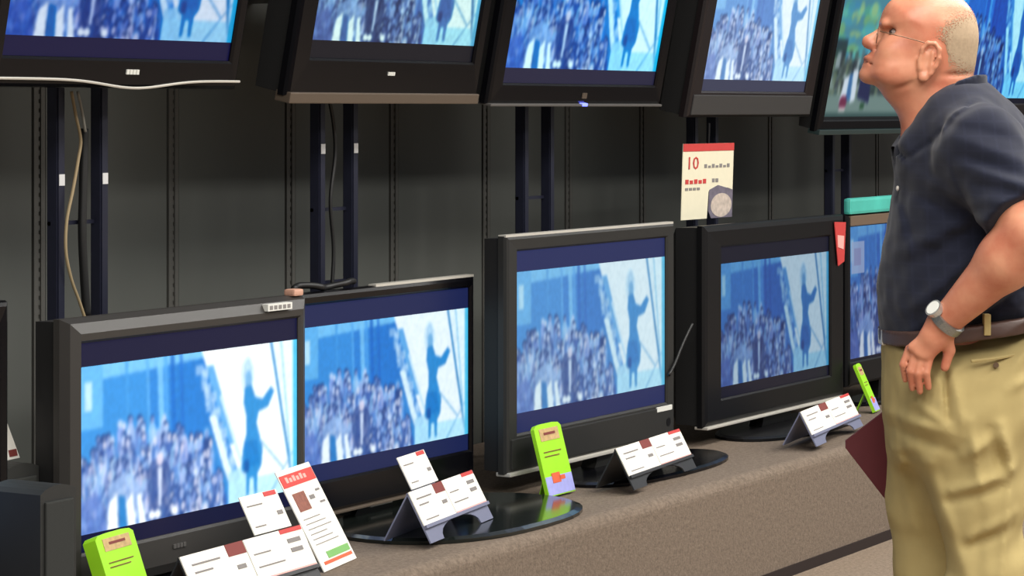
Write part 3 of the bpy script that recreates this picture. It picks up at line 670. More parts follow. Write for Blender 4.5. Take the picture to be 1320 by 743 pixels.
# two small black boxes and a white card at the end of the row
def small_box(label, pL, pR, Y, ztop, dep, dot=False):
    a = on_y(*pL, Y); b = on_y(*pR, Y); w = b[0] - a[0]; h = ztop - SHELF_Z
    r = thing('speaker_box', label, 'speaker', ((a[0] + b[0]) / 2, Y, SHELF_Z))
    bm = bmesh.new(); poly = [(-w / 2, 0.001), (w / 2, 0.001), (w / 2, h)]
    for k in range(1, 8): poly.append((w / 2 - w * k / 8, h + .012 * math.sin(math.pi * k / 8)))
    poly += [(-w / 2, h - .004)]
    obj('cabinet', prism(bm, poly, 0, dep), mat('charcoal_cabinet', (32, 33, 32), .6, noise=.15), r)
    obj('grille', boxm(-w / 2 + .012, w / 2 - .012, -.006, .001, .02, h - .02, bevel=.004), mat('grille_cloth', (34, 36, 34), .85, noise=.2, nscale=200), r)
    if dot: obj('badge', boxm(.01, .03, -.0085, -.005, h * .34, h * .34 + .018, bevel=.002), M_GREY, r)
    return r
zB = on_y(66, 634, 3.60)[2]
small_box('black speaker box with a small grey badge touching the graphite bezelled set', (52, 640), (98, 640), 3.60, zB, .14, True)
zA = on_y(30, 604, 3.98)[2]
small_box('black speaker box farther back on the platform with a white card on it', (6, 610), (50, 610), 3.98, zA, .12)
p = on_y(10, 598, 4.03)
wc = thing('white_card', 'white card leaning back on top of a black speaker box', 'card', (p[0] + .010, 4.045, zA + .011), (0, 0, math.radians(8)))
pg = obj('sheet', prism(bmesh.new(), [(-.05, 0), (.058, 0), (.030, .115), (-.05, .12)], 0, .003, M=Matrix.Rotation(-.25, 4, 'X')), M_PAPER, wc)
obj('printed_mark', boxm(.018, .05, -.0012, 0, .006, .022, M=Matrix.Rotation(-.25, 4, 'X')), M_MAROON, pg)
#PERSON
# ------------------------------------------------------------------ the man
# Body-frame: x = the way his back points, y = away from the aisle side seen here, z = up; measured in metres from
# a 600 px/m reading of the photograph at his distance.
PS = 600.0; PZ = F_PX / PS
def q(px, py): return ((px - 1230) / PS, 1.5 - (py - HZ) / PS)
def q3(px, py, y): return np.array([(px - 660) * (PZ + y) / F_PX - 570 * PZ / F_PX, y, HC - (py - HZ) * (PZ + y) / F_PX])
def qa(pts): return np.array([q(*p) for p in pts])

class Vol:
    def __init__(s, lo, hi, h):
        s.lo = np.array(lo, float); s.h = h
        s.n = np.ceil((np.array(hi) - s.lo) / h).astype(int) + 1
        s.ax = [s.lo[i] + h * np.arange(s.n[i]) for i in range(3)]
        s.f = np.full(s.n, .25, np.float32)
    def grid(s, lo=None, hi=None):
        sl = []
        for i in range(3):
            a = 0 if lo is None else max(0, int((lo[i] - s.lo[i]) / s.h)); b = s.n[i] if hi is None else min(s.n[i], int((hi[i] - s.lo[i]) / s.h) + 2)
            sl.append(slice(a, max(a, b)))
        g = np.meshgrid(s.ax[0][sl[0]], s.ax[1][sl[1]], s.ax[2][sl[2]], indexing='ij', sparse=True)
        return tuple(sl), g
    def add(s, fn, lo=None, hi=None, k=.02, op='u'):
        sl, g = s.grid(lo, hi); d = fn(*g); f = s.f[sl]
        if op == 'u':
            hh = np.clip(.5 + .5 * (f - d) / k, 0, 1); s.f[sl] = f * (1 - hh) + d * hh - k * hh * (1 - hh)
        elif op == 's':
            hh = np.clip(.5 - .5 * (f + d) / k, 0, 1); s.f[sl] = f * (1 - hh) - d * hh + k * hh * (1 - hh)
        elif op == 'i': s.f[sl] = np.maximum(f, d)
    def cap(s, a, b, ra, rb, k=.02, op='u', sq=1.0):
        a = np.array(a, float); b = np.array(b, float); ab = b - a; L = ab @ ab + 1e-12; m = max(ra, rb) + k + .01
        def fn(X, Y, Z):
            t = np.clip(((X - a[0]) * ab[0] + (Y - a[1]) * ab[1] + (Z - a[2]) * ab[2]) / L, 0, 1)
            return np.sqrt((X - a[0] - t * ab[0]) ** 2 + ((Y - a[1] - t * ab[1]) / sq) ** 2 + (Z - a[2] - t * ab[2]) ** 2) - (ra + (rb - ra) * t)
        s.add(fn, np.minimum(a, b) - m, np.maximum(a, b) + m, k, op)
    def ell(s, c, r, R=None, k=.02, op='u'):
        c = np.array(c, float); r = np.array(r, float); R = np.eye(3) if R is None else np.array(R); m = r.max() + k + .01
        def fn(X, Y, Z):
            dx, dy, dz = X - c[0], Y - c[1], Z - c[2]
            p = [(R[0][i] * dx + R[1][i] * dy + R[2][i] * dz) for i in range(3)]
            k0 = np.sqrt(sum((p[i] / r[i]) ** 2 for i in range(3))); k1 = np.sqrt(sum((p[i] / r[i] ** 2) ** 2 for i in range(3))) + 1e-9
            return k0 * (k0 - 1) / k1
        s.add(fn, c - m, c + m, k, op)
    def mesh(s, name, iters=2):
        f = s.f; ins = f < 0
        nx, ny, nz = f.shape
        cor = [(i, j, k) for i in (0, 1) for j in (0, 1) for k in (0, 1)]
        cs = [ins[i:nx - 1 + i, j:ny - 1 + j, k:nz - 1 + k] for i, j, k in cor]
        cnt = sum(c.astype(np.int8) for c in cs)
        act = (cnt > 0) & (cnt < 8)
        I, J, K = np.nonzero(act); vid = -np.ones(act.shape, np.int64); vid[I, J, K] = np.arange(len(I))
        fv = np.stack([f[I + i, J + j, K + k] for i, j, k in cor], 1).astype(float)
        acc = np.zeros((len(I), 3)); n = np.zeros(len(I))
        for a in range(8):
            for b in range(a + 1, 8):
                d = np.array(cor[b]) - np.array(cor[a])
                if abs(d).sum() != 1: continue
                m = (fv[:, a] < 0) != (fv[:, b] < 0)
                t = np.where(m, fv[:, a] / np.where(m, fv[:, a] - fv[:, b], 1), 0)
                acc += np.where(m[:, None], np.array(cor[a]) + t[:, None] * d, 0); n += m
        P = s.lo + s.h * (np.stack([I, J, K], 1) + acc / np.maximum(n, 1)[:, None])
        Q = []
        for ax in range(3):
            sl0 = [slice(None)] * 3; sl1 = [slice(None)] * 3; sl0[ax] = slice(0, -1); sl1[ax] = slice(1, None)
            e = ins[tuple(sl0)] != ins[tuple(sl1)]; fl = ins[tuple(sl0)]
            u, v = [(1, 2), (2, 0), (0, 1)][ax]
            idx = np.stack(np.nonzero(e), 1)
            ok = (idx[:, u] > 0) & (idx[:, v] > 0) & (idx[:, u] < f.shape[u] - 1) & (idx[:, v] < f.shape[v] - 1)
            idx = idx[ok]; flip = fl[tuple(idx.T)]
            def cell(du, dv):
                c = idx.copy(); c[:, u] -= du; c[:, v] -= dv; return vid[tuple(c.T)]
            F4 = np.stack([cell(1, 1), cell(0, 1), cell(0, 0), cell(1, 0)], 1)
            F4 = np.where(flip[:, None], F4, F4[:, ::-1]); Q.append(F4)
        Q = np.concatenate(Q); Q = Q[(Q >= 0).all(1)]
        for _ in range(iters):           # light relaxation of the grid stair-steps
            E = np.concatenate([Q[:, [0, 1]], Q[:, [1, 2]], Q[:, [2, 3]], Q[:, [3, 0]]])
            S = np.zeros_like(P); c = np.zeros(len(P))
            for ax in range(3): S[:, ax] = np.bincount(E[:, 0], P[E[:, 1], ax], len(P)) + np.bincount(E[:, 1], P[E[:, 0], ax], len(P))
            c = np.bincount(E[:, 0], minlength=len(P)) + np.bincount(E[:, 1], minlength=len(P))
            P = .5 * P + .5 * S / np.maximum(c, 1)[:, None]
        me = bpy.data.meshes.new(name)
        me.vertices.add(len(P)); me.vertices.foreach_set('co', P.ravel())
        me.loops.add(Q.size); me.loops.foreach_set('vertex_index', Q.ravel())
        me.polygons.add(len(Q)); me.polygons.foreach_set('loop_start', np.arange(0, Q.size, 4)); me.polygons.foreach_set('use_smooth', np.ones(len(Q), bool))
        me.update(calc_edges=True); me.validate()
        return me

def poly_sd(poly, X, Z):
    """signed distance to an x,z polygon, negative inside"""
    X, Z = np.broadcast_arrays(X, Z)
    d = np.full(X.shape, 1e9); inside = np.zeros(X.shape, bool); n = len(poly)
    for i in range(n):
        a, b = poly[i], poly[(i + 1) % n]; e = b - a
        t = np.clip(((X - a[0]) * e[0] + (Z - a[1]) * e[1]) / (e @ e + 1e-12), 0, 1)
        d = np.minimum(d, (X - a[0] - t * e[0]) ** 2 + (Z - a[1] - t * e[1]) ** 2)
        if a[1] != b[1]: inside ^= ((a[1] > Z) != (b[1] > Z)) & (X < (b[0] - a[0]) * (Z - a[1]) / (b[1] - a[1]) + a[0])
    d = np.sqrt(d); return np.where(inside, -d, d)
def smooth_poly(pts, n=5):
    P = np.array(pts); m = len(P); out = []
    for i in range(m):
        a, b, c, d = P[i - 1], P[i], P[(i + 1) % m], P[(i + 2) % m]
        for k in range(n):
            t = k / n; out.append(.5 * ((2 * b) + (c - a) * t + (2 * a - 5 * b + 4 * c - d) * t * t + (3 * b - a - 3 * c + d) * t ** 3))
    return np.array(out)
def pillow(poly, R, W, Y0=0.0):
    """rounded solid with the side outline `poly`; W(x,z) is the half width"""
    def fn(X, Y, Z):
        din = -poly_sd(poly, X[:, :1, :], Z[:, :1, :]) if X.ndim == 3 else -poly_sd(poly, X, Z)
        w = W(X[:, :1, :], Z[:, :1, :]) if callable(W) else W
        e = R - din
        yy = (Y - Y0) * R / w
        return np.sqrt(np.maximum(e, 0) ** 2 + yy ** 2) - R + np.minimum(e, 0) * 0
    return fn
def wr(X, Y, Z, seed, amp, fs, n=10):
    rng = np.random.RandomState(seed); o = 0
    for i in range(n):
        d = rng.normal(size=3); d /= np.linalg.norm(d); f = fs * rng.uniform(.6, 1.6)
        o = o + np.sin(f * (d[0] * X + d[1] * Y + d[2] * Z) + rng.uniform(0, 6.3))
    return amp * o / math.sqrt(n)

HEAD = smooth_poly(qa([(1195, -15), (1169, -10), (1148, 1), (1139, 13), (1135.5, 24), (1134, 32), (1137.5, 41), (1134, 52), (1126, 63), (1119, 71), (1115, 78), (1114, 85), (1112, 92), (1112, 99), (1117, 106), (1130, 112), (1141, 127), (1154, 143), (1164, 166), (1170, 205), (1205, 222), (1244, 205), (1258, 140), (1254, 104), (1257, 78), (1260, 53), (1259, 34), (1253, 15), (1241, 0), (1221, -11)]), 4)
def head_w(X, Z):
    # half width: skull, cheeks narrowing to the jaw, neck
    zj = np.interp(Z, [q(0, 220)[1], q(0, 150)[1], q(0, 112)[1], q(0, 85)[1], q(0, 50)[1], q(0, 10)[1], q(0, -15)[1]], [.075, .066, .064, .070, .078, .080, .078])
    return zj
HEADF = pillow(HEAD, .088, head_w)

SH_N = q3(1264, 190, -.185); EL_N = q3(1331, 302, -.335); WR_N = q3(1217, 416, -.222)
SH_F = q3(1262, 190, .185); EL_F = q3(1292, 345, .275); WR_F = q3(1222, 462, .262)

SKIN = bpy.data.materials.new('skin'); SKIN.use_nodes = True
def skin_nodes():
    nt = SKIN.node_tree; b = nt.nodes['Principled BSDF']; tc = nt.nodes.new('ShaderNodeTexCoord')
    n = nt.nodes.new('ShaderNodeTexNoise'); n.inputs['Scale'].default_value = 16; n.inputs['Detail'].default_value = 5
    nt.links.new(tc.outputs['Object'], n.inputs['Vector'])
    r = nt.nodes.new('ShaderNodeValToRGB')
    r.color_ramp.elements[0].position = .3; r.color_ramp.elements[0].color = tuple(lin((190, 112, 86))) + (1,)
    r.color_ramp.elements[1].position = .7; r.color_ramp.elements[1].color = tuple(lin((216, 152, 120))) + (1,)
    nt.links.new(n.outputs['Fac'], r.inputs['Fac']); nt.links.new(r.outputs['Color'], b.inputs['Base Color'])
    b.inputs['Roughness'].default_value = .40; b.inputs['Specular IOR Level'].default_value = .4
    b.inputs['Subsurface Weight'].default_value = .08; b.inputs['Subsurface Radius'].default_value = (.01, .004, .002)
skin_nodes()

man_loc = CAM + (FW + RT * (1230 - 660) / F_PX) * PZ
man = thing('person', 'bald man in a navy polo shirt and khaki trousers, hand on hip', 'person', (man_loc[0], man_loc[1], 0), (0, 0, A - math.pi / 2))

# --- skin: head, neck, trunk core, arms and hands as one surface
lo = (q(1100, 0)[0], -.43, q(0, 590)[1]); hi = (q(1372, 0)[0], .36, q(0, -24)[1])
B = Vol(lo, hi, .0033)
B.add(HEADF, (lo[0], -.12, q(0, 226)[1]), (q(1268, 0)[0], .12, hi[2]), k=.01)
# brow, nose, cheeks, lips, chin
B.cap(q3(1141, 31, -.032), q3(1141, 31, .032), .0085, .0085, k=.012)
B.cap(q3(1137, 39, 0), q3(1121, 53, 0), .0075, .0135, k=.010)
B.ell(q3(1120.5, 55, 0), (.0150, .0135, .0125), k=.010)
for sy in (-1, 1):
    B.ell(q3(1127, 59.5, sy * .0125), (.011, .008, .008), k=.006)
    B.ell(q3(1149, 42, sy * .036), (.016, .014, .010), k=.012, op='s')
    B.ell(q3(1152, 66, sy * .040), (.030, .022, .026), k=.03)
    B.ell(q3(1160, 98, sy * .048), (.045, .022, .022), k=.03)
    # ear: dish, rolled rim, lobe, tragus
    th = math.radians(22); Re = np.array([[math.cos(th), 0, math.sin(th)], [0, 1, 0], [-math.sin(th), 0, math.cos(th)]])
    yo = .075 if sy < 0 else .075
    B.ell(q3(1198, 79, sy * yo), (.021, .009, .040), Re, k=.008)
    rim = [(1187, 74, .080), (1189, 63, .084), (1196, 55.5, .088), (1205, 56, .091), (1211, 64, .092), (1210.5, 75, .091), (1206, 86, .089), (1200, 95, .086), (1193, 102, .082), (1187, 101, .079)]
    for (x_, z_, y_), (x2, z2, y2) in zip(rim, rim[1:]): B.cap(q3(x_, z_, sy * y_), q3(x2, z2, sy * y2), .0052, .0052, k=.004)
    B.ell(q3(1190, 99, sy * .080), (.010, .007, .011), k=.005)
    B.cap(q3(1203, 68, sy * .085), q3(1199, 88, sy * .084), .004, .004, k=.004)
    B.ell(q3(1194, 80, sy * .090), (.0085, .008, .015), Re, k=.005, op='s')
    B.cap(q3(1185, 78, sy * .079), q3(1186, 88, sy * .079), .0055, .006, k=.006)
B.ell(q3(1119, 75, 0), (.010, .026, .0055), k=.008)
B.ell(q3(1118.5, 84, 0), (.010, .024, .0060), k=.008)
B.cap(q3(1112, 79.6, -.0), q3(1126, 83, -.034), .0028, .002, k=.004, op='s')
B.cap(q3(1112, 79.6, .0), q3(1126, 83, .034), .0028, .002, k=.004, op='s')
B.ell(q3(1118, 97, 0), (.018, .024, .015), k=.014)
B.cap(q3(1130, 62, -.022), q3(1136, 82, -.042), .003, .002, k=.01, op='s')
B.cap(q3(1214, 98, -.075), q3(1254, 93, -.03), .004, .003, k=.010, op='s')
B.cap(q3(1176, 108, -.07), q3(1150, 118, -.05), .003, .002, k=.012, op='s')
# trunk core (under the clothes)
B.cap(q3(1222, 190, 0), q3(1232, 330, 0), .09, .10, k=.04, sq=1.3)
B.cap(q3(1232, 330, 0), q3(1235, 480, 0), .10, .10, k=.04, sq=1.3)
for S_, E_, W_ in ((SH_N, EL_N, WR_N), (SH_F, EL_F, WR_F)):
    B.cap(q3(1235, 195, S_[1] * .3), S_, .06, .06, k=.04)
    B.cap(S_, E_, .060, .052, k=.03)
    B.ell(E_, (.050, .050, .050), k=.03)
    mid = E_ + (W_ - E_) * .28
    B.cap(E_, mid, .054, .056, k=.03); B.cap(mid, W_, .056, .031, k=.03)
# near hand flat on the hip: palm, four unequal bent fingers, thumb towards the back
B.cap(WR_N, q3(1204, 434, -.222), .030, .030, k=.02, sq=.75)
for (ax, ay), (bx, by), yy in (((1210, 424), (1176, 448), -.212), ((1211, 428), (1184, 455), -.218), ((1213, 432), (1192, 459), -.220), ((1214, 434), (1199, 458), -.218)):
    B.cap(q3(ax, ay, -.222), q3(bx, by, yy), .016, .0105, k=.010)
fing = [((1172, 449, -.198), (1164, 470, -.200), (1167, 490, -.187), .0078), ((1180, 455, -.208), (1173, 479, -.211), (1176, 501, -.198), .0082),
        ((1189, 459, -.214), (1183, 482, -.217), (1186, 505, -.206), .0084), ((1199, 459, -.216), (1194, 481, -.220), (1197, 500, -.210), .0082)]
for a_, b_, c_, r_ in fing:
    B.cap(q3(*a_), q3(*b_), r_ * 1.08, r_, k=.003); B.cap(q3(*b_), q3(*c_), r_, r_ * .86, k=.003)
B.cap(q3(1218, 430, -.214), q3(1224, 452, -.212), .015, .0125, k=.012); B.cap(q3(1224, 452, -.212), q3(1218, 474, -.212), .0115, .0095, k=.004)
# far hand gripping the folder
B.cap(WR_F, q3(1196, 510, .272), .030, .032, k=.02, sq=.7)
for k_, (fx, fy) in enumerate(((1168, 536), (1175, 541), (1183, 545), (1191, 547))):
    B.cap(q3(fx + 14, fy - 22, .280), q3(fx, fy, .284), .0125, .0100, k=.008); B.cap(q3(fx, fy, .284), q3(fx - 2, fy + 16, .272), .0095, .0085, k=.004)
B.cap(q3(1198, 512, .255), q3(1180, 528, .236), .014, .011, k=.010); B.cap(q3(1180, 528, .236), q3(1172, 545, .236), .011, .009, k=.004)
body = obj('body', B.mesh('body', 2), SKIN, man)

# --- cropped hair round the back and sides
Hh = Vol((q(1180, 0)[0], -.11, q(0, 112)[1]), (q(1268, 0)[0], .11, q(0, -5)[1]), .004)
Hh.add(lambda X, Y, Z: HEADF(X, Y, Z) - .0016, k=.001)
def hair_cut(X, Y, Z):
    hx, hz = X * PS + 1230, HZ - (Z - 1.5) * PS
    e = np.hypot((hx - 1247) / 57.0, (hz - 56) / 50.0) - 1
    ear = 1 - np.hypot((hx - 1197) / 17.0, (hz - 79) / 28.0)
    return np.maximum(e * .06, ear * .02) + 0 * Y
Hh.add(hair_cut, op='i')
Hh.add(lambda X, Y, Z: -(HEADF(X, Y, Z) + .006), op='i')
M_HAIR = mat('cropped_grey_hair', (176, 154, 128), .95, noise=.2, nscale=150, spec=.1)
def stubble(m):
    nt = m.node_tree; b = nt.nodes['Principled BSDF']; tc = nt.nodes.new('ShaderNodeTexCoord')
    c_ = q(1247, 56)
    mp = nt.nodes.new('ShaderNodeMapping'); mp.vector_type = 'POINT'; mp.inputs['Location'].default_value = (-c_[0] / .092, 0, -c_[1] / .082); mp.inputs['Scale'].default_value = (1 / .092, 0, 1 / .082)
    nt.links.new(tc.outputs['Object'], mp.inputs['Vector'])
    ln = nt.nodes.new('ShaderNodeVectorMath'); ln.operation = 'LENGTH'; nt.links.new(mp.outputs[0], ln.inputs[0])
    n = nt.nodes.new('ShaderNodeTexNoise'); n.inputs['Scale'].default_value = 420; n.inputs['Detail'].default_value = 2; nt.links.new(tc.outputs['Object'], n.inputs['Vector'])
    n2 = nt.nodes.new('ShaderNodeMapRange'); n2.inputs[1].default_value = .30; n2.inputs[2].default_value = .70; n2.inputs[3].default_value = .45; n2.inputs[4].default_value = 1.0; nt.links.new(n.outputs['Fac'], n2.inputs[0])
    lt = nt.nodes.new('ShaderNodeMath'); lt.operation = 'LESS_THAN'; nt.links.new(ln.outputs['Value'], lt.inputs[0]); nt.links.new(n2.outputs[0], lt.inputs[1])
    nt.links.new(lt.outputs[0], b.inputs['Alpha'])
stubble(M_HAIR)
obj('hair', Hh.mesh('hair', 1), M_HAIR, man)

# --- eye, glasses
for sy in (-1, 1):
    bm = bmesh.new(); bmesh.ops.create_uvsphere(bm, u_segments=16, v_segments=10, radius=.0110); bmesh.ops.translate(bm, verts=bm.verts, vec=Vector(q3(1153.5, 43, sy * .031)))
    e = obj('eye', bm, mat('eye_white', (150, 132, 122), .4), man, True)
    bm = bmesh.new(); bmesh.ops.create_uvsphere(bm, u_segments=12, v_segments=8, radius=.0058); bmesh.ops.translate(bm, verts=bm.verts, vec=Vector(q3(1149.5, 41.5, sy * .033)))
    obj('iris', bm, mat('iris_dark', (54, 44, 40), .2), e, True)
M_WIRE = mat('brown_wire', (112, 84, 62), .4, metal=.4); M_LENS = mat('lens', (220, 220, 214), .05)
_b = M_LENS.node_tree.nodes['Principled BSDF']; _b.inputs['Transmission Weight'].default_value = 1.0; _b.inputs['IOR'].default_value = 1.02
gl = thing('eyeglasses', 'thin wire-rimmed eyeglasses worn by the bald man', 'eyeglasses', man.location, man.rotation_euler)
for sy in (-1, 1):
    obj('temple', tube(bmesh.new(), spline([q3(1134, 40, sy * .060), q3(1150, 44, sy * .079), q3(1170, 49, sy * .084), q3(1192, 55, sy * .088)], 5), .0011, 6), M_WIRE, gl)
    ring = []
    for k in range(25):
        a = 2 * math.pi * k / 24; ring.append(q3(1131 + 1.5 * math.sin(a), 46 - 9.5 * math.sin(a), sy * (.035 + .025 * math.cos(a))))
    rm = obj('rim', tube(bmesh.new(), ring, .0010, 6), M_WIRE, gl)
    bm = bmesh.new(); bm.faces.new([bm.verts.new(Vector(p)) for p in ring[:-1]])
    bmesh.ops.solidify(bm, geom=bm.faces[:], thickness=.001); obj('lens', bm, M_LENS, rm)
obj('bridge', tube(bmesh.new(), spline([q3(1131, 44, -.011), q3(1128, 42, 0), q3(1131, 44, .011)], 5), .0012, 6), M_WIRE, gl)

# --- polo shirt
TORSO = smooth_poly(qa([(1168, 176), (1156, 200), (1152, 250), (1143, 300), (1135, 352), (1133, 398), (1136, 428), (1143, 446), (1210, 448), (1290, 440), (1334, 428), (1341, 390), (1346, 330), (1347, 270), (1342, 215), (1330, 172), (1310, 140), (1286, 116), (1262, 103), (1240, 108), (1212, 128), (1188, 152)]), 4)
def torso_w(X, Z): return np.interp(Z, [q(0, 450)[1], q(0, 400)[1], q(0, 330)[1], q(0, 250)[1], q(0, 190)[1], q(0, 140)[1], q(0, 100)[1]], [.190, .195, .190, .190, .185, .135, .085])
S = Vol((q(1122, 0)[0], -.42, q(0, 462)[1]), (q(1385, 0)[0], .38, q(0, 90)[1]), .005)
S.add(pillow(TORSO, .13, torso_w), (S.lo[0], -.24, S.lo[2]), (q(1362, 0)[0], .24, q(0, 92)[1]), k=.01)
for S_, E_, ff in ((SH_N, EL_N, .80), (SH_F, EL_F, .62)):
    S.cap(q3(1245, 165, S_[1] * .55), S_, .058, .082, k=.06)
    S.cap(S_, S_ + (E_ - S_) * ff, .084, .080, k=.04)
S.cap(q3(1236, 150, -.05), q3(1246, 165, -.08), .066, .068, k=.05); S.cap(q3(1236, 150, .05), q3(1246, 165, .08), .066, .068, k=.05)
S.cap(q3(1190, 190, -.05), q3(1225, 165, -.06), .040, .050, k=.06); S.cap(q3(1190, 190, .05), q3(1225, 165, .06), .040, .050, k=.06)
def relief(V_, segs, yref, side=-1):
    """cloth folds: ridges (+) and valleys (-) along lines seen from the side"""
    _s, (X, Y, Z) = V_.grid()
    tot = np.zeros((X.shape[0], 1, Z.shape[2]))
    for a_, b_, amp, sg in segs:
        p0 = q3(*a_, yref)[[0, 2]]; p1 = q3(*b_, yref)[[0, 2]]; e_ = p1 - p0; L = e_ @ e_
        t = ((X[:, :1] - p0[0]) * e_[0] + (Z[:, :1] - p0[1]) * e_[1]) / L; tc_ = np.clip(t, 0, 1)
        d2 = (X[:, :1] - p0[0] - tc_ * e_[0]) ** 2 + (Z[:, :1] - p0[1] - tc_ * e_[1]) ** 2
        tot = tot + amp * np.exp(-d2 / sg ** 2) * (.45 + .55 * np.sin(math.pi * np.clip(tc_, .05, .95)))
    wgt = 1 / (1 + np.exp(-side * Y / .02))
    V_.f -= (tot * wgt).astype(np.float32)
relief(S, [((1266, 318), (1180, 396), .010, .014), ((1272, 340), (1188, 418), -.008, .012), ((1262, 352), (1200, 412), .009, .012), ((1256, 296), (1168, 352), -.007, .014), ((1250, 280), (1166, 326), .008, .014),
           ((1300, 372), (1236, 420), .010, .013), ((1318, 372), (1256, 418), -.008, .012), ((1160, 240), (1176, 330), .006, .012), ((1172, 240), (1186, 330), -.006, .012), ((1150, 350), (1146, 425), .006, .010),
           ((1180, 220), (1240, 262), .006, .014), ((1176, 244), (1236, 284), -.006, .012),
           ((1226, 178), (1300, 206), .007, .012), ((1230, 200), (1306, 228), -.008, .011), ((1236, 214), (1312, 240), .009, .012), ((1246, 236), (1316, 252), -.007, .010), ((1252, 256), (1300, 262), .007, .010), ((1222, 160), (1300, 180), -.005, .012),
           ((1264, 130), (1232, 150), -.0062, .0055), ((1232, 150), (1206, 184), -.0062, .0055), ((1206, 184), (1178, 206), -.0062, .0055), ((1178, 206), (1168, 192), -.010, .005), ((1170, 212), (1162, 300), -.006, .005)], -.19)
_sl, _g = S.grid(); S.f += (wr(*_g, 3, .0016, 55) + wr(*_g, 4, .0010, 110)).astype(np.float32)
def cut_sleeve(S_, E_, ff):
    n = (E_ - S_) / np.linalg.norm(E_ - S_); p = S_ + (E_ - S_) * ff
    def fn(X, Y, Z):
        d = (X - p[0]) * n[0] + (Y - p[1]) * n[1] + (Z - p[2]) * n[2]
        r = np.sqrt((X - p[0] - d * n[0]) ** 2 + (Y - p[1] - d * n[1]) ** 2 + (Z - p[2] - d * n[2]) ** 2)
        return np.maximum(np.maximum(-d, r - .12), d - .14)
    return fn, p
for S_, E_, ff in ((SH_N, EL_N, .80), (SH_F, EL_F, .62)):
    fn, p = cut_sleeve(S_, E_, ff); sgn = np.sign(S_[1])
    lo_ = p - .16; hi_ = p + .16
    if sgn < 0: hi_[1] = -.215
    else: lo_[1] = .215
    S.add(fn, lo_, hi_, .003, 's')
def navy():
    m = bpy.data.materials.new('navy_polo_knit'); m.use_nodes = True; nt = m.node_tree; b = nt.nodes['Principled BSDF']
    tc = nt.nodes.new('ShaderNodeTexCoord'); sep = nt.nodes.new('ShaderNodeSeparateXYZ'); nt.links.new(tc.outputs['Object'], sep.inputs[0])
    fac = None
    for ax, sc in (('X', 210), ('Z', 210)):
        mu = nt.nodes.new('ShaderNodeMath'); mu.operation = 'MULTIPLY'; mu.inputs[1].default_value = sc; nt.links.new(sep.outputs[ax], mu.inputs[0])
        sn = nt.nodes.new('ShaderNodeMath'); sn.operation = 'SINE'; nt.links.new(mu.outputs[0], sn.inputs[0])
        gt = nt.nodes.new('ShaderNodeMath'); gt.operation = 'GREATER_THAN'; gt.inputs[1].default_value = .86; nt.links.new(sn.outputs[0], gt.inputs[0])
        if fac is None: fac = gt
        else:
            mxn = nt.nodes.new('ShaderNodeMath'); mxn.operation = 'MAXIMUM'; nt.links.new(fac.outputs[0], mxn.inputs[0]); nt.links.new(gt.outputs[0], mxn.inputs[1]); fac = mxn
    mx = nt.nodes.new('ShaderNodeMix'); mx.data_type = 'RGBA'
    mx.inputs['A'].default_value = tuple(lin((30, 33, 47))) + (1,); mx.inputs['B'].default_value = tuple(lin((33, 36, 51))) + (1,)
    nt.links.new(fac.outputs[0], mx.inputs['Factor']); nt.links.new(mx.outputs['Result'], b.inputs['Base Color'])
    b.inputs['Roughness'].default_value = .9; b.inputs['Specular IOR Level'].default_value = .15; b.inputs['Sheen Weight'].default_value = .15
    return m
M_NAVY = navy()
shirt = obj('polo_shirt', S.mesh('polo_shirt', 2), M_NAVY, man)
# collar: band round the neck following the slanting neckline
K = Vol((q(1150, 0)[0], -.13, q(0, 215)[1]), (q(1275, 0)[0], .13, q(0, 85)[1]), .004)
K.add(lambda X, Y, Z: HEADF(X, Y, Z) - .030, k=.001)
K.add(lambda X, Y, Z: -(HEADF(X, Y, Z) - .004), op='i')
def collar_band(X, Y, Z):
    hx, hz = X * PS + 1230, HZ - (Z - 1.5) * PS
    top = np.interp(hx, [1150, 1172, 1188, 1209, 1227, 1253, 1275], [190, 166, 143, 123, 105, 97, 96])
    wdt = np.interp(hx, [1150, 1175, 1200, 1275], [34, 46, 46, 30])
    return np.maximum((top - hz), (hz - top - wdt)) / PS * .8 + 0 * Y
K.add(collar_band, op='i')
obj('collar', K.mesh('collar', 2), M_NAVY, shirt)
bm = bmesh.new(); bmesh.ops.create_uvsphere(bm, u_segments=10, v_segments=6, radius=.006); bmesh.ops.scale(bm, verts=bm.verts, vec=(.6, 1, 1)); bmesh.ops.translate(bm, verts=bm.verts, vec=Vector(q3(1157, 243, -.04)))
obj('button', bm, mat('pearl_button', (206, 200, 190), .3), shirt, True)

# --- trousers
PEL = smooth_poly(qa([(1141, 436), (1139, 470), (1139, 505), (1143, 555), (1156, 596), (1190, 616), (1240, 622), (1286, 608), (1314, 580), (1336, 530), (1341, 470), (1337, 420), (1332, 404), (1280, 410), (1220, 420), (1180, 428)]), 4)
def pel_w(X, Z): return np.interp(Z, [q(0, 650)[1], q(0, 560)[1], q(0, 480)[1], q(0, 400)[1]], [.175, .195, .200, .194])
T = Vol((q(1120, 0)[0], -.27, .03), (q(1360, 0)[0], .26, q(0, 396)[1]), .005)
T.add(pillow(PEL, .125, pel_w), (T.lo[0], -.27, q(0, 660)[1]), None, k=.01)
def leg(pts, k=.07):
    for (a_, ra), (b_, rb) in zip(pts, pts[1:]): T.cap(q3(*a_), q3(*b_), ra, rb, k=k)
leg([((1258, 540, -.100), .100), ((1264, 640, -.105), .080), ((1271, 740, -.108), .074), ((1276, 850, -.110), .066), ((1283, 985, -.112), .064), ((1284, 1018, -.112), .066)])
leg([((1215, 540, .095), .098), ((1200, 640, .098), .084), ((1203, 740, .100), .072), ((1206, 850, .100), .066), ((1212, 985, .100), .064), ((1212, 1018, .100), .066)])
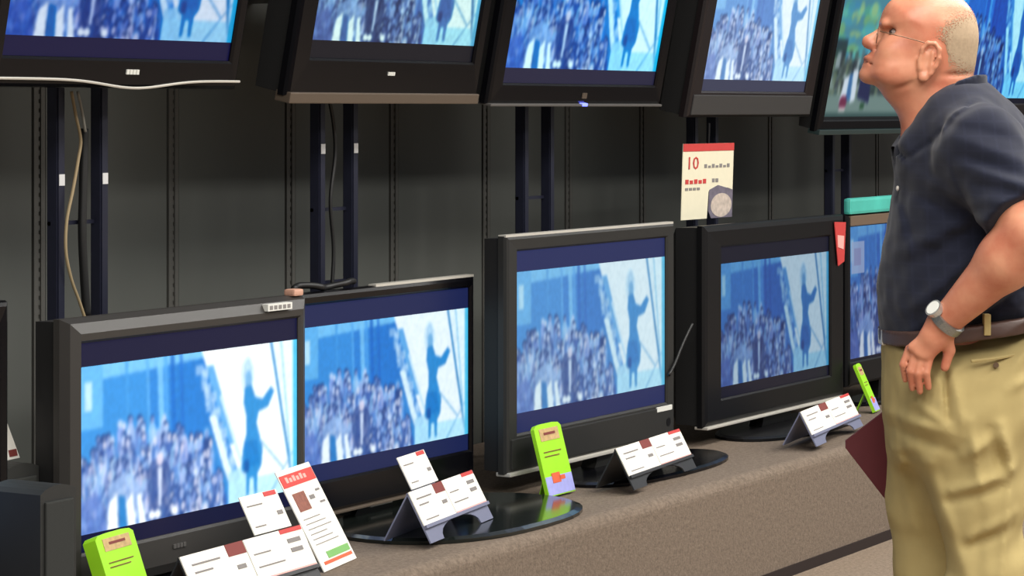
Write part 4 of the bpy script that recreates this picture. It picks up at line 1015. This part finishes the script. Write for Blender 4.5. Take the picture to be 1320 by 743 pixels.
T.add(lambda X, Y, Z: q(0, 1024)[1] - Z + 0 * X + 0 * Y, op='i')
relief(T, [((1284, 545), (1300, 600), .012, .012), ((1300, 600), (1288, 743), .010, .011), ((1272, 552), (1288, 606), -.012, .012), ((1226, 632), (1300, 606), .010, .011), ((1222, 648), (1290, 626), -.008, .011),
           ((1244, 540), (1262, 640), .009, .011), ((1178, 596), (1228, 743), -.016, .014), ((1164, 590), (1200, 700), .008, .014), ((1200, 600), (1244, 743), .010, .014), ((1158, 540), (1222, 556), .007, .012), ((1160, 560), (1226, 580), -.006, .012),
           ((1180, 520), (1216, 546), .006, .010), ((1250, 690), (1306, 660), .009, .012), ((1246, 706), (1302, 680), -.008, .011), ((1216, 474), (1219, 538), -.010, .006), ((1226, 474), (1236, 560), .006, .009),
           ((1154, 640), (1166, 743), .006, .010), ((1296, 500), (1326, 486), .006, .012), ((1240, 585), (1276, 560), .007, .012), ((1152, 600), (1160, 700), -.005, .01), ((1262, 640), (1258, 743), -.006, .012)], -.17)
_sl, _g = T.grid(); T.f += (wr(*_g, 7, .0022, 40) + wr(*_g, 8, .0011, 95)).astype(np.float32)
M_KHAKI = mat('khaki_twill', (176, 158, 108), .85, noise=.07, nscale=30, spec=.15)
tr = obj('trousers', T.mesh('trousers', 2), M_KHAKI, man)
# belt, loops, buckle
PELF = pillow(PEL, .125, pel_w)
BELT = smooth_poly(qa([(1139, 425), (1138, 460), (1150, 520), (1240, 540), (1320, 520), (1340, 460), (1338, 410), (1334, 392), (1280, 396), (1220, 402), (1180, 412)]), 4)
BF = pillow(BELT, .125, lambda X, Z: .2005 + 0 * X)
Bv = Vol((q(1125, 0)[0], -.24, q(0, 460)[1]), (q(1352, 0)[0], .24, q(0, 385)[1]), .004)
PT = smooth_poly(qa([(1138, 380), (1136, 400), (1137, 440), (1139, 480), (1139, 560), (1240, 600), (1340, 560), (1342, 480), (1341, 420), (1342, 380), (1240, 340)]), 4)
PTF = pillow(PT, .125, lambda X, Z: .202 + 0 * X)
Bv.add(lambda X, Y, Z: PTF(X, Y, Z) - .005, k=.001)
Bv.add(lambda X, Y, Z: -(PTF(X, Y, Z) + .02), op='i')
def belt_band(X, Y, Z):
    hx, hz = X * PS + 1230, HZ - (Z - 1.5) * PS
    mid = np.interp(hx, [1130, 1180, 1240, 1345], [434, 427, 419, 405])
    return (np.abs(hz - mid) - 9.5) / PS + 0 * Y
Bv.add(belt_band, op='i')
belt = obj('belt', Bv.mesh('belt', 1), mat('brown_leather', (74, 52, 44), .5, noise=.2), man)
obj('buckle', boxm(q(1134, 0)[0], q(1141, 0)[0], -.03, .03, q(0, 444)[1], q(0, 424)[1], bevel=.003), M_SILVER, belt)
for lx, ly, hz_ in ((1272, -.206, 415),):
    c_ = q3(lx, hz_, ly); obj('belt_loop', boxm(c_[0] - .007, c_[0] + .007, c_[1] - .010, c_[1] + .014, c_[2] - .028, c_[2] + .016, bevel=.002), M_KHAKI, tr)
# back pocket welt and its button
obj('pocket_welt', tube(bmesh.new(), spline([q3(1252, 466, -.204), q3(1280, 463, -.197), q3(1308, 458, -.172)], 6), .0035, 6), M_KHAKI, tr)
obj('pocket_button', tube(bmesh.new(), [q3(1284, 471, -.190), q3(1284, 471, -.204)], .006, 10), mat('horn_button', (96, 74, 50), .4), tr)
# shoes
for (fx, fy) in ((1284, -.112), (1212, .100)):
    Sv = Vol((q(fx - 150, 0)[0], fy - .08, -.006), (q(fx + 60, 0)[0], fy + .08, .12), .005)
    Sv.cap(q3(fx + 10, 1005, fy), q3(fx - 40, 1012, fy), .048, .042, k=.03); Sv.cap(q3(fx - 40, 1012, fy), q3(fx - 105, 1024, fy), .044, .036, k=.03, sq=1.1)
    Sv.cap(q3(fx + 10, 1028, fy), q3(fx - 110, 1030, fy), .045, .042, k=.02, sq=1.1)
    Sv.add(lambda X, Y, Z: .002 - Z + 0 * X + 0 * Y, op='i')
    obj('shoe', Sv.mesh('shoe', 2), mat('dark_brown_shoe', (52, 38, 30), .45), man)

# --- wristwatch
wt = thing('wristwatch', 'steel wristwatch on the wrist resting at the belt', 'watch', man.location, man.rotation_euler)
ax_ = (WR_N - EL_N) / np.linalg.norm(WR_N - EL_N); wc_ = WR_N - ax_ * .008
u_ = np.cross(ax_, [0, 1, 0]); u_ /= np.linalg.norm(u_); v_ = np.cross(ax_, u_)
bm = bmesh.new(); Lr = []
for k in range(28):
    a = 2 * math.pi * k / 28; n_ = u_ * math.cos(a) + v_ * math.sin(a)
    Lr.append([bm.verts.new(Vector(wc_ + n_ * r_ + ax_ * w_)) for r_, w_ in ((.0345, -.010), (.0400, -.009), (.0400, .009), (.0345, .010))])
for k in range(28):
    for j in range(4): bm.faces.new((Lr[k][j], Lr[k][(j + 1) % 4], Lr[(k + 1) % 28][(j + 1) % 4], Lr[(k + 1) % 28][j]))
obj('bracelet', bm, mat('brushed_steel', (150, 152, 150), .35, metal=.8, noise=.3, nscale=300), wt)
d_ = -u_ if (-u_)[0] < 0 else u_
d_ = d_ * .9 + np.array([0, -.45, 0]); d_ /= np.linalg.norm(d_)
cs = obj('case', tube(bmesh.new(), [wc_ + d_ * .034, wc_ + d_ * .047], .019, 20), mat('polished_steel', (200, 202, 200), .25, metal=.7), wt)
obj('dial', tube(bmesh.new(), [wc_ + d_ * .046, wc_ + d_ * .0478], .0155, 20), mat('pale_dial', (232, 232, 224), .3), cs)

# --- folder held in the far hand
fo = thing('folder', 'maroon folder held low in the man\'s far hand, corner showing', 'folder', man.location, man.rotation_euler)
e1 = np.array([.79, -.61]); e2 = np.array([.61, .79])
def fp(a, b): return q(1105 + e1[0] * a + e2[0] * b, 592 + e1[1] * a + e2[1] * b)
M_MRN = mat('maroon_cover', (92, 34, 42), .45, noise=.1)
obj('cover', prism(bmesh.new(), [fp(0, 8), fp(6, 0), fp(135, 0), fp(135, 175), fp(0, 175)], .252, .2545), M_MRN, fo)
obj('cover', prism(bmesh.new(), [fp(0, 8), fp(6, 0), fp(135, 0), fp(135, 175), fp(0, 175)], .2615, .264), M_MRN, fo)
obj('pages', prism(bmesh.new(), [fp(4, 10), fp(10, 4), fp(131, 4), fp(131, 171), fp(4, 171)], .2547, .2613), M_PAPER, fo)
obj('spine', prism(bmesh.new(), [fp(131, 0), fp(136, 0), fp(136, 175), fp(131, 175)], .252, .264), M_MRN, fo)
